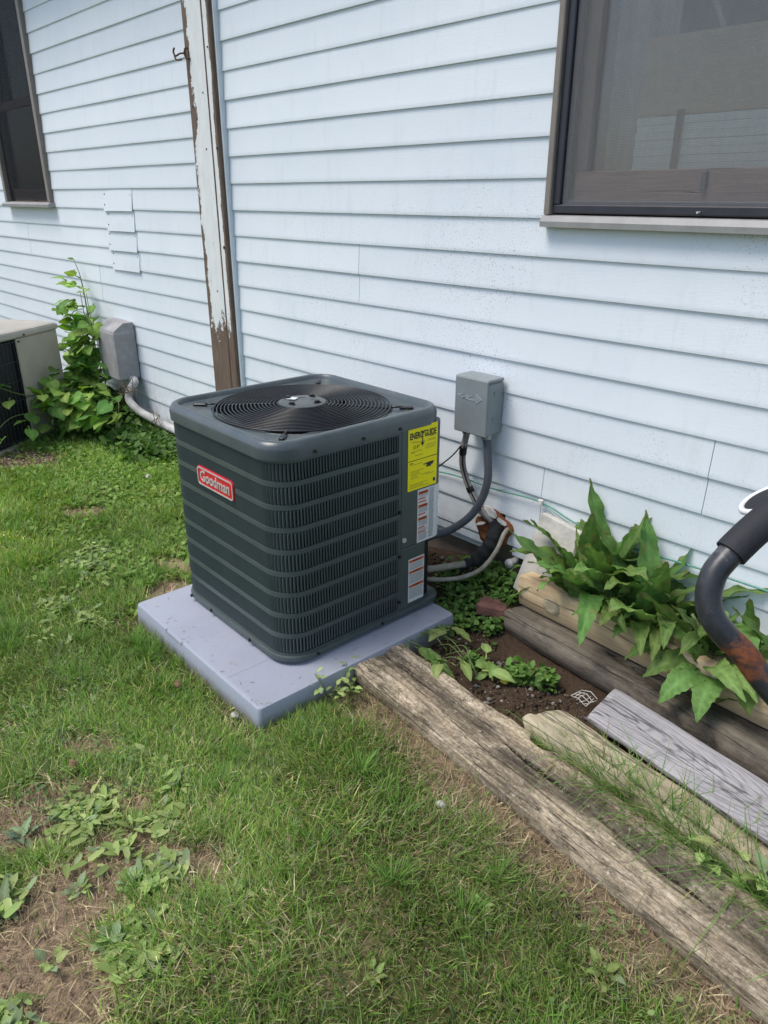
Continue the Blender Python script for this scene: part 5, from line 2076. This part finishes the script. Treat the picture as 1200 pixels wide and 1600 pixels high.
weed('dandelion', -1.50, 0.40, 23, 0.64, 'large pale green toothed rosette weed above the bare dirt patch', 1)
weed('dandelion', -1.40, 0.47, 15, 0.51, 'toothed weed to the right of the large rosette', 2)
weed('plantain', -1.07, 0.35, 19, 0.51, 'round leaved weed clump right of the bare dirt patch', 3)
weed('plantain', -1.13, 0.33, 16, 0.48, 'weed with upright oval leaves at the dirt edge', 4)
weed('thistle', -1.385, 0.165, 9, 0.61, 'bluish prickly leaved weed at the left edge by the dirt', 5)
weed('small', -1.195, 0.20, 6, 0.77, 'tiny four leaved seedling in the bare dirt', 6)
weed('small', -1.27, 0.40, 14, 0.74, 'low small leaved weed behind the bare dirt', 7)
weed('small', -1.53, 0.52, 16, 0.61, 'yellow green small weed near the left edge', 8)
weed('plantain', -1.08, 0.55, 9, 0.48, 'broad pale leaf weed alone in the grass', 9)
weed('small', -0.69, 0.92, 7, 0.68, 'small weed in the grass below the plank', 10)
weed('small', -0.43, 0.99, 6, 0.80, 'pointed two leaf weed near the plank at lower right', 11)
weed('thistle', -1.56, 0.27, 10, 0.56, 'ragged weed at the left edge of the lawn', 12)
weed('dandelion', -1.46, 0.62, 14, 0.46, 'bluish toothed weed beside the worn grass', 13)
weed('plantain', -0.74, 0.66, 7, 0.35, 'small broad weed in the lower middle lawn', 14)
weed('plantain', -3.04, 0.91, 13, 0.56, 'broad weed in the lawn left of the pad', 15)
weed('dandelion', -2.43, 0.62, 13, 0.51, 'toothed weed in the lawn left of the pad corner', 16)
weed('plantain', -2.75, 1.0, 12, 0.46, 'plantain clump in the lawn behind the left pad corner', 17)
weed('small', -1.32, 0.31, 9, 0.68, 'creeping weed at the rim of the bare dirt', 18)
weed('dandelion', -1.60, 0.40, 13, 0.46, 'flat toothed weed at the far left edge', 19)

# leafy weed against the pad and fallen leaves behind the plank
pw = root('pad_weed', (-1.487, 1.20, 0.0), 'spindly leafy weed growing between the pad edge and the plank end', 'weed')
r_ = random.Random(8)
m = MB()
for i in range(6):
    a = Vector((r_.uniform(-.012, .03), r_.uniform(-.06, .06), 0))
    tip = a + Vector((r_.uniform(-.04, .04), r_.uniform(-.06, .04), r_.uniform(.05, .12)))
    m.tube([a, a.lerp(tip, .5) + Vector((.01, 0, .01)), tip], [0.002, 0.0016, 0.001], 5)
    for k in range(7):
        q = a.lerp(tip, (k + 1) / 7)
        place_leaf(r_.choice(ros_me['small']), pw, q, r_.uniform(0, 6.28), R(r_.uniform(-10, 50)), 0, r_.uniform(.4, .8))
m.build('stem', 'stem_green', pw, (0, 0, 0), True)
fl = root('cut_weed_heap', (-1.42, 1.57, 0.01), 'limp pulled weeds with broad leaves lying behind the plank end', 'weeds')
for i in range(22):
    p = Vector((r_.uniform(-.16, .20), r_.uniform(-.10, .09), r_.uniform(.012, .05)))
    me = r_.choice([dock_me[2], dock_me[0], ros_me['dandelion'][1], ros_me['plantain'][0], ros_me['plantain'][1]])
    place_leaf(me, fl, p, r_.uniform(-3.1, 3.1), R(r_.uniform(-5, 18)), r_.uniform(-.5, .5), r_.uniform(.38, .62) if me in dock_me else r_.uniform(.8, 1.2))
m = MB()
for i in range(8):
    a = Vector((r_.uniform(-.16, .1), r_.uniform(-.08, .08), .03))
    m.tube(smooth_path([a, a + Vector((.06, r_.uniform(-.03, .03), .03)), a + Vector((.14, r_.uniform(-.05, .05), .0))], 8), 0.0016, 5)
m.build('stem', 'stem_green', fl, (0, 0, 0), True)

# ------------------------------------------------------------------ ground cover (stuff): small leaves, grass, litter


def scatter_leaves(name, n, zone, size, cols, lift=(0.0, 0.04), tilt=0.6, seed=1, aspect=1.0):
    """many little six-sided leaves"""
    g = np.random.default_rng(seed)
    pts = []
    need = n
    (xa, xb, ya, yb) = zone['box']
    while need > 0:
        x = g.uniform(xa, xb, need * 3)
        y = g.uniform(ya, yb, need * 3)
        pr = zone['fn'](x, y)
        k = g.random(len(x)) < pr
        k &= ~blocked(x, y)
        x, y = x[k][:need], y[k][:need]
        pts.append(np.stack([x, y], 1))
        need -= len(x)
        if len(x) == 0:
            break
    P = np.concatenate(pts)
    n = len(P)
    hmap = zone.get('h', lambda x, y: np.ones_like(x))(P[:, 0], P[:, 1])
    base = ground_z(P[:, 0], P[:, 1]) + g.uniform(lift[0], lift[1], n) * hmap
    s = size * (g.uniform(.55, 1.25, n) if aspect < 1.5 else g.uniform(.30, 1.45, n))
    az = g.uniform(0, 2 * np.pi, n)
    t1, t2 = g.normal(0, tilt, n), g.normal(0, tilt, n)
    ang = np.linspace(0, 2 * np.pi, 7)[:-1]
    ring = np.stack([np.cos(ang), np.sin(ang) * .82], 1)
    ring[0] *= 1.12
    ring[3] *= 0.80
    lx = np.concatenate([[0.0], ring[:, 0]])
    ly = np.concatenate([[0.0], ring[:, 1]])
    LX = lx[None] * s[:, None] * aspect
    LY_ = ly[None] * s[:, None]
    LZ = LX * np.tan(np.clip(t1, -1, 1))[:, None] * .7 + np.abs(LY_) * .35 + LY_ * np.tan(np.clip(t2, -1, 1))[:, None] * .7
    ca, sa = np.cos(az)[:, None], np.sin(az)[:, None]
    X = P[:, :1] + LX * ca - LY_ * sa
    Y = P[:, 1:] + LX * sa + LY_ * ca
    Z = np.maximum(base[:, None] + LZ, ground_z(X, Y) + .001)
    V_ = np.stack([X, Y, Z], 2).reshape(-1, 3)
    idx = np.arange(n)[:, None, None] * 7
    fan = np.array([[0, k, k % 6 + 1] for k in range(1, 7)])[None]
    T_ = (idx + fan).reshape(-1, 3)
    ci = g.integers(0, len(cols), n)
    C_ = np.array(cols)[ci] * g.uniform(.7, 1.3, (n, 1))
    C_ = np.repeat(C_, 7, 0)
    return np_mesh(name, V_, T_, C_, 'grass', 'stuff', False)


def blades(name, P, length, width, az, lean, curl, cols, seed=0, mat='grass', z_extra=0.0):
    g = np.random.default_rng(seed)
    n = len(P)
    t = np.array([0, .35, .7, 1.0])
    wd = np.array([1.0, .85, .55, .06])
    h = length[:, None] * t[None]
    hor = (lean[:, None] * t[None] + curl[:, None] * t[None] ** 2) * length[:, None]
    ver = np.sqrt(np.maximum(h ** 2 - (hor * .85) ** 2, (0.12 * h) ** 2))
    dx, dy = np.cos(az), np.sin(az)
    tw = az + g.uniform(-.9, .9, n) + np.pi / 2
    sx, sy = np.cos(tw), np.sin(tw)
    cx_ = P[:, :1] + hor * dx[:, None]
    cy_ = P[:, 1:2] + hor * dy[:, None]
    cz_ = P[:, 2:3] + ver
    hw = width[:, None] * wd[None] / 2
    L_ = np.stack([cx_ - hw * sx[:, None], cy_ - hw * sy[:, None], cz_], 2)
    R_ = np.stack([cx_ + hw * sx[:, None], cy_ + hw * sy[:, None], cz_], 2)
    V_ = np.empty((n, 7, 3))
    V_[:, 0], V_[:, 1] = L_[:, 0], R_[:, 0]
    V_[:, 2], V_[:, 3] = L_[:, 1], R_[:, 1]
    V_[:, 4], V_[:, 5] = L_[:, 2], R_[:, 2]
    V_[:, 6] = (L_[:, 3] + R_[:, 3]) / 2
    fan = np.array([[0, 1, 3], [0, 3, 2], [2, 3, 5], [2, 5, 4], [4, 5, 6]])[None]
    T_ = (np.arange(n)[:, None, None] * 7 + fan).reshape(-1, 3)
    C_ = np.repeat(cols[:, None, :], 7, 1)
    return V_.reshape(-1, 3), T_, C_.reshape(-1, 3)


def sample(n, box, fn, g):
    xa, xb, ya, yb = box
    x = g.uniform(xa, xb, n)
    y = g.uniform(ya, yb, n)
    k = (g.random(n) < fn(x, y)) & ~blocked(x, y)
    return x[k], y[k]


def lawn_density(x, y):
    b, s = bare_mask(x, y), soil_mask(x, y)
    d = (1 - 0.95 * b) * (1 - 0.985 * s)
    d *= 0.30 + 1.1 * fbm(x, y, 3.0, 4)
    pc, ps = x - (PADO.x - .42), y - (PADO.y + .40)
    near_pad = (np.abs(pc) < .47) & (np.abs(ps) < .47)
    d = np.where(near_pad, d * .30, d)
    return np.clip(d, 0, 1)


def lawn_blades(seed, n, box, wscale=1.0, lmin=0.022, lmax=0.055):
    g = np.random.default_rng(seed)
    x, y = sample(n, box, lawn_density, g)
    # gather blades into little tufts
    x = x + 0.012 * (fbm(x, y, 40, 1) - .5)
    n = len(x)
    tuft = fbm(x, y, 5.5, 2)
    patch = fbm(x, y, 1.7, 3)
    length = g.uniform(lmin, lmax, n) * (0.45 + 1.25 * tuft)
    width = g.uniform(0.0014, 0.0042, n) * wscale
    flow = 6.28 * fbm(x, y, 2.2, 0) * 1.5
    az = np.where(g.random(n) < .55, flow + g.normal(0, .9, n), g.uniform(0, 6.28, n))
    lean = g.uniform(.15, .75, n)
    curl = g.uniform(0, .55, n)
    P = np.stack([x, y, ground_z(x, y) - 0.002], 1)
    base = np.array([0.215, 0.325, 0.075])
    lush = np.array([0.175, 0.325, 0.052])
    blue = np.array([0.255, 0.325, 0.160])
    yell = np.array([0.40, 0.41, 0.13])
    straw = np.array([0.66, 0.57, 0.35])
    u = g.random(n)
    C_ = np.where((u < .45)[:, None], base, np.where((u < .75)[:, None], lush, np.where((u < .87)[:, None], blue, yell)))
    dry = 0.05 + 0.34 * np.clip((fbm(x, y, 2.6, 1) - .45) * 3, 0, 1) + 0.55 * bare_mask(x, y)
    far = np.clip((-x - 2.2) / 1.6, 0, 1)
    dry = dry * (1 - .45 * far)
    isdry = g.random(n) < dry
    C_ = np.where(isdry[:, None], straw * g.uniform(.6, 1.15, (n, 1)), C_)
    C_ = C_ * (0.55 + 0.90 * patch[:, None]) * g.uniform(.55, 1.45, (n, 1))
    C_ = C_ * (1 + .28 * far[:, None] * np.array([1.0, 1.0, .5]))
    length = np.where(isdry, length * .9, length)
    lean = np.where(isdry, lean + .35, lean)
    return blades('lawn', P, length, width, az, lean, curl, C_, seed + 1)


def join_np(parts):
    vs, ts, cs, o = [], [], [], 0
    for v_, t_, c_ in parts:
        vs.append(v_)
        ts.append(t_ + o)
        cs.append(c_)
        o += len(v_)
    return np.concatenate(vs), np.concatenate(ts), np.concatenate(cs)


parts = [
    lawn_blades(21, 150000, (-1.9, 0.3, -0.05, 1.30)),
    lawn_blades(22, 80000, (-3.2, -1.4, 0.15, 1.75), 1.15),
    lawn_blades(23, 80000, (-5.6, -3.0, 0.75, 2.05), 1.6, 0.025, 0.06),
    lawn_blades(24, 16000, (-2.6, 1.6, -1.2, 0.5), 1.8),
    lawn_blades(25, 12000, (-6.5, -1.9, -1.2, 0.9), 2.4),
    lawn_blades(26, 6000, (-9, -5.5, -1.2, 2.0), 3.0),
    lawn_blades(27, 6000, (0.2, 1.7, -1.0, 1.15), 2.0),
]
v_, t_, c_ = join_np(parts)
np_mesh('lawn_grass', v_, t_, c_, 'grass', 'stuff')

# darker lusher tufts and the tall grass along the plank
g = np.random.default_rng(55)
tuftsP, tl, tw_, ta, tle, tcu, tc = [], [], [], [], [], [], []
spots = [(g.uniform(-3.0, -.4), g.uniform(.3, 1.25)) for _ in range(70)] + [(g.uniform(-5, -2.6), g.uniform(.8, 1.9)) for _ in range(40)]
for (tx, ty) in spots:
    if blocked(np.array([tx]), np.array([ty]))[0] or bare_mask(np.array([tx]), np.array([ty]))[0] > .3 or soil_mask(np.array([tx]), np.array([ty]))[0] > .3:
        continue
    k = int(g.integers(40, 110))
    rr = np.abs(g.normal(0, .022, k))
    aa = g.uniform(0, 6.28, k)
    x, y = tx + rr * np.cos(aa), ty + rr * np.sin(aa)
    tuftsP.append(np.stack([x, y, ground_z(x, y)], 1))
    tl.append(g.uniform(.035, .085, k))
    tw_.append(g.uniform(.0016, .003, k))
    ta.append(aa + g.normal(0, .5, k))
    tle.append(g.uniform(.1, .6, k))
    tcu.append(g.uniform(.1, .6, k))
    tc.append(np.array([0.155, 0.29, 0.058]) * g.uniform(.6, 1.5, (k, 1)))
v_, t_, c_ = blades('tufts', np.concatenate(tuftsP), np.concatenate(tl), np.concatenate(tw_), np.concatenate(ta), np.concatenate(tle), np.concatenate(tcu), np.concatenate(tc), 3)
np_mesh('grass_tufts', v_, t_, c_, 'grass', 'stuff')
# tall blades: behind the plank, and stray ones in front of it
k = 2400
u = g.random(k)
x = -0.93 + 0.95 * u + g.normal(0, .03, k)
y = 1.425 - .107 * (x + 1.0) - .0 + np.abs(g.normal(0, .040, k))
P = np.stack([x, y, ground_z(x, y)], 1)
len_ = g.uniform(.07, .26, k) * (0.5 + .5 * sstep(-.95, -.6, x)) * (1 - .35 * g.random(k))
az = np.where(g.random(k) < .5, g.normal(-2.2, .7, k), g.uniform(0, 6.28, k))
c_ = np.where((g.random(k) < .8)[:, None], np.array([.14, .26, .06]), np.array([.34, .34, .13])) * g.uniform(.6, 1.5, (k, 1))
A1 = blades('a', P, len_, g.uniform(.0022, .0042, k), az, g.uniform(.1, .6, k), g.uniform(.1, .9, k), c_, 5)
k = 60
x = g.uniform(-1.5, -.25, k)
y = 1.235 - .107 * (x + 1.5) - np.abs(g.normal(0, .03, k))
P = np.stack([x, y, ground_z(x, y)], 1)
c_ = np.where((g.random(k) < .5)[:, None], np.array([.11, .19, .05]), np.array([.30, .25, .12])) * g.uniform(.6, 1.3, (k, 1))
A2 = blades('b', P, g.uniform(.05, .15, k), g.uniform(.0014, .0024, k), g.normal(1.2, 1.0, k), g.uniform(.05, .4, k), g.uniform(.0, .5, k), c_, 6)
v_, t_, c_ = join_np([A1, A2])
np_mesh('tall_grass', v_, t_, c_, 'grass', 'stuff')

# straw litter lying flat
k = 52000
x, y = sample(k, (-1.9, 0.4, 0.0, 1.30), lambda x, y: np.clip(.14 + .85 * bare_mask(x, y) + .5 * np.clip(fbm(x, y, 2.6, 1) - .5, 0, 1), 0, 1), g)
x2, y2 = sample(5000, (-4.9, -1.9, .6, 1.8), lambda x, y: np.clip(.06 + .9 * bare_mask(x, y), 0, 1), g)
x3, y3 = sample(4200, (-1.7, -.3, 1.35, 2.03), lambda x, y: .35 + 0 * x, g)
x, y = np.concatenate([x, x2, x3]), np.concatenate([y, y2, y3])
k = len(x)
P = np.stack([x, y, ground_z(x, y) + g.uniform(.002, .010, k)], 1)
c_ = np.array([.38, .29, .17]) * g.uniform(.35, 1.2, (k, 1))
n_soil = soil_mask(x, y)
c_ = c_ * (1 - .6 * n_soil[:, None])
v_, t_, c_ = blades('s', P, g.uniform(.012, .04, k), g.uniform(.0010, .0022, k), g.uniform(0, 6.28, k), g.uniform(.9, 1.1, k), g.uniform(-.2, .2, k), c_, 8)
np_mesh('straw_litter', v_, t_, c_, 'litter', 'stuff')


# mown clippings blown onto the pad and lid
k = 60
ea, eb = g.uniform(.0, .81, k), np.abs(g.normal(0, .05, k)) + .004
side = g.random(k) < .5
pa, pb = np.where(side, ea, eb), np.where(side, eb, ea)
pp = np.array([list(padw(a_, b_, .0685)) for a_, b_ in zip(pa, pb)])
lk = 14
la = np.array([list(padw(.4325 + q * math.cos(t), .503 + q * math.sin(t), .0)) for q, t in zip(g.uniform(.305, .36, lk), g.choice([.78, 2.36, 3.93, 5.5], lk) + g.normal(0, .12, lk))])
la[:, 2] = .079 + .984 * (.676 + .0345)
pp = np.concatenate([pp, la])
k = len(pp)
c_ = np.where((g.random(k) < .45)[:, None], np.array([.20, .27, .09]), np.array([.42, .34, .2])) * g.uniform(.5, 1.1, (k, 1))
v_, t_, c_ = blades('clip', pp, g.uniform(.008, .024, k), g.uniform(.0012, .0024, k), g.uniform(0, 6.28, k), g.uniform(1.0, 1.15, k), g.uniform(-.1, .1, k), c_, 12)
np_mesh('grass_clippings', v_, t_, c_, 'litter', 'stuff')


# clods and grit on bare ground
def grit(name, n, box, fn, smin, smax, cols, seed):
    g_ = np.random.default_rng(seed)
    x, y = sample(n, box, fn, g_)
    n = len(x)
    s = smin * (smax / smin) ** (g_.random(n) ** 2.2)
    base = np.array([[1, 0, 0], [0, 1, 0], [-1, 0, 0], [0, -1, 0], [0, 0, 1], [0, 0, -1]], float)
    V_ = base[None] * s[:, None, None] * g_.uniform(.6, 1.3, (n, 6, 1))
    V_[:, :, 2] *= .7
    a = g_.uniform(0, 6.28, n)
    ca, sa = np.cos(a)[:, None], np.sin(a)[:, None]
    X = V_[:, :, 0] * ca - V_[:, :, 1] * sa + x[:, None]
    Y = V_[:, :, 0] * sa + V_[:, :, 1] * ca + y[:, None]
    Z = V_[:, :, 2] + (ground_z(x, y) + s * .3)[:, None]
    fan = np.array([[0, 1, 4], [1, 2, 4], [2, 3, 4], [3, 0, 4], [1, 0, 5], [2, 1, 5], [3, 2, 5], [0, 3, 5]])[None]
    T_ = (np.arange(n)[:, None, None] * 6 + fan).reshape(-1, 3)
    C_ = np.array(cols)[g_.integers(0, len(cols), n)] * g_.uniform(.7, 1.3, (n, 1))
    return np_mesh(name, np.stack([X, Y, Z], 2).reshape(-1, 3), T_, np.repeat(C_, 6, 0), 'litter', 'stuff')


grit('soil_crumbs', 14000, (-1.75, 0.3, 0.0, 1.3), lambda x, y: np.clip(bare_mask(x, y) - .15, 0, 1), .0015, .007, [(.32, .225, .155), (.38, .275, .19), (.25, .175, .12)], 71)
grit('dark_soil_crumbs', 16000, (-1.9, .3, 1.3, 2.04), lambda x, y: soil_mask(x, y) * .8, .002, .012, [(.055, .038, .026), (.09, .062, .042), (.04, .028, .02), (.09, .062, .042), (.24, .22, .19)], 72)
grit('wood_chip_mound', 2500, (-4.9, -4.1, 1.0, 1.42), lambda x, y: np.clip(bare_mask(x, y), 0, 1), .004, .012, [(.20, .14, .09), (.30, .21, .13), (.14, .09, .06), (.42, .36, .28)], 73)

CG = [(0.20, 0.33, 0.07), (0.165, 0.29, 0.06), (0.26, 0.38, 0.095), (0.22, 0.34, 0.09)]
# lush ground ivy at the far left, thick against the wall
scatter_leaves('ground_ivy', 15000, {'box': (-5.4, -2.35, .75, 2.05), 'fn': lambda x, y: np.clip((y - .85) * .8 + .35 * fbm(x, y, 4, 2) - .12, 0.02, 1) * (1 - .9 * bare_mask(x, y)),
               'h': lambda x, y: .6 + 2.8 * sstep(1.7, 2.0, y) * (1 - sstep(-4.75, -4.5, x)) + .9 * sstep(1.7, 1.9, y) * (1 - sstep(-3.9, -3.3, x))}, 0.012, CG, (0.008, 0.045), .55, 81)
scatter_leaves('wall_undergrowth', 3600, {'box': (-5.2, -3.75, 1.62, 2.05), 'fn': lambda x, y: sstep(1.62, 1.9, y) * (1 - sstep(-4.0, -3.75, x)) + .05, 'h': lambda x, y: 1.0 - .62 * sstep(-4.75, -4.45, x)}, 0.022, [(0.095, .185, .04), (.07, .15, .034), (.125, .22, .05)], (0.01, 0.22), .7, 82)
scatter_leaves('clover', 3600, {'box': (-2.4, .1, .05, 1.25), 'fn': lambda x, y: np.clip(3.2 * (fbm(x, y, 2.4, 4) - .60), 0, 1) * (1 - .7 * bare_mask(x, y))}, 0.0058, [(.165, .25, .08), (.20, .29, .105), (.14, .225, .07)], (0.006, 0.035), .5, 83)


def weedf(x, y):
    d = np.zeros_like(x)
    for (cx, cy, rx, ry) in ((-1.46, .42, .16, .12), (-1.40, .52, .12, .07), (-1.12, .35, .09, .10), (-1.55, .56, .14, .08), (-1.24, .46, .06, .06), (-1.42, .16, .07, .07), (-1.05, .10, .12, .06), (-2.5, .75, .25, .10), (-2.9, 1.0, .25, .12)):
        d = np.maximum(d, 1 - sstep(.3, 1.25, ell(x, y, cx, cy, rx, ry)))
    return d * np.clip(2.4 * (fbm(x, y, 11, 2) - .38), 0, 1)


scatter_leaves('broadleaf_weeds', 1500, {'box': (-3.2, -.8, .02, 1.15), 'fn': weedf}, 0.0085, [(.32, .42, .13), (.26, .37, .11), (.38, .46, .17), (.27, .36, .18)], (0.008, 0.028), .35, 85, 2.1)


def bedf(x, y):
    d = np.zeros_like(x)
    for (cx, cy, r) in ((-1.52, 1.83, .10), (-1.44, 1.96, .09), (-1.36, 1.80, .055), (-1.55, 1.74, .09), (-1.08, 1.69, .05), (-1.15, 1.66, .05), (-1.62, 1.93, .12), (-1.3, 1.60, .04), (-1.55, 2.0, .08)):
        d = np.maximum(d, 1 - sstep(.5, 1.2, ell(x, y, cx, cy, r, r)))
    return d


scatter_leaves('soil_seedlings', 1900, {'box': (-1.75, -1.0, 1.55, 2.04), 'fn': bedf}, 0.0105, [(.13, .245, .05), (.16, .28, .065), (.10, .20, .045)], (0.006, 0.055), .5, 84)

# strawberry-like sprig at the right edge between plank and timber
sp = root('leafy_sprig', (-0.42, 1.355, 0.02), 'bright green leafy sprig in the tall grass behind the plank', 'plant')
for i in range(14):
    p = Vector((r_.uniform(-.05, .16), r_.uniform(-.03, .03), r_.uniform(.02, .09)))
    place_leaf(r_.choice(ros_me['small']), sp, p, r_.uniform(-3, 3), R(r_.uniform(-10, 40)), 0, r_.uniform(.8, 1.2))

# ------------------------------------------------------------------ hand truck beside the photographer (only its handle is in view)
ho = Vector((0.10, 0.62, 0.0))
ht = root('hand_truck', ho, 'black tubular cart handle with rubber grip and rust, reaching in at the right edge', 'hand truck')
hp = smooth_path([(0.10, 0.80, 0.20), (0.06, 0.79, 0.50), (0.0, 0.765, 0.76), (-0.075, 0.738, 0.872), (-0.145, 0.717, 0.930), (-0.192, 0.706, 0.968), (-0.218, 0.697, 0.998), (-0.235, 0.690, 1.013), (-0.250, 0.685, 1.030), (-0.259, 0.686, 1.049), (-0.262, 0.696, 1.071), (-0.258, 0.710, 1.087), (-0.252, 0.726, 1.102), (-0.245, 0.742, 1.116), (-0.232, 0.768, 1.137), (-0.20, 0.825, 1.175), (-0.14, 0.90, 1.205), (-0.05, 0.97, 1.21)], 170)
m = MB()
cols = []
for p in hp:
    k = math.exp(-((p.z - 0.995) / .03) ** 2)
    cols.append((k, 0, 0))
m.tube(hp, 0.0132, 16, col=cols)
m.build('handle_tube', 'tube', ht, ho, True)
i0 = next(i for i, p in enumerate(hp) if p.z > 1.091)
m = MB()
gp = hp[i0:]
m.tube(gp, [0.0168] * len(gp), 16)
m.build('grip', 'rubber', ht, ho, True, auto=40)
# rimmed cap hanging behind the grip
cc = Vector((-0.268, 0.829, 1.116))
vd, mj = Vector((-.294, .893, -.34)), Vector((.54, .79, .34)).normalized()
ax = (mj.cross(vd).normalized() * .95 - vd * .33).normalized()
if ax.z < 0:
    ax = (-mj.cross(vd).normalized() * .95 - vd * .33).normalized()
e1 = ax.orthogonal().normalized()
e2 = ax.cross(e1)
m = MB()
m.tube([cc + e1 * (0.031 * math.cos(2 * math.pi * j / 36)) + e2 * (0.031 * math.sin(2 * math.pi * j / 36)) for j in range(36)], 0.0038, 8, closed=True)
m.build('cap_rim', 'white_rim', ht, ho, True)
m = MB()
m.loft([[tuple(cc + ax * h_ + e1 * (r * math.cos(2 * math.pi * j / 30)) + e2 * (r * math.sin(2 * math.pi * j / 30))) for j in range(30)] for r, h_ in ((0.030, 0.0), (0.025, .003), (0.001, .004))])
m.build('cap', 'rubber', ht, ho, True)
# frame, axle, wheels and toe plate, out of the picture
m = MB()
E1, E2 = Vector((0.10, 0.80, 0.0)), Vector((0.26, 1.06, 0.0))
up_ = Vector((0, 0, 1))
m.tube([E1 + up_ * .21, E1 + up_ * .04], 0.0132, 12)
m.tube(smooth_path([(-0.05, 0.97, 1.21), (0.06, 1.02, 1.18), (0.15, 1.04, 1.06), (0.20, 1.05, .80), tuple(E2 + up_ * .5), tuple(E2 + up_ * .04)], 30), 0.0132, 12)
for h_ in (.2, .5):
    m.tube([E1.lerp(E2, .02) + up_ * h_, E2 + up_ * h_], 0.010, 10)
m.build('frame', 'black', ht, ho, True)
d_ = (E2 - E1).normalized()
nrm_ = Vector((d_.y, -d_.x, 0))
for c_ in (E1 - d_ * .05 + nrm_ * .05, E2 + d_ * .05 + nrm_ * .05):
    m = MB()
    m.tube([c_ - d_ * .025 + up_ * .12, c_ + d_ * .025 + up_ * .12], 0.116, 24)
    m.build('wheel', 'rubber', ht, ho, True, auto=40)
m = MB()
m.tube([E1 - d_ * .08 + nrm_ * .05 + up_ * .12, E2 + d_ * .08 + nrm_ * .05 + up_ * .12], 0.009, 8)
m.build('axle', 'galv', ht, ho)
m = MB()
m.bbox((E1 + E2) * .5 + nrm_ * .0 + Vector((0, 0, .045)), (0.28, 0.10, 0.008), 0.002, Matrix.Rotation(math.atan2(d_.y, d_.x), 3, 'Z'))
m.build('toe_plate', 'black', ht, ho)
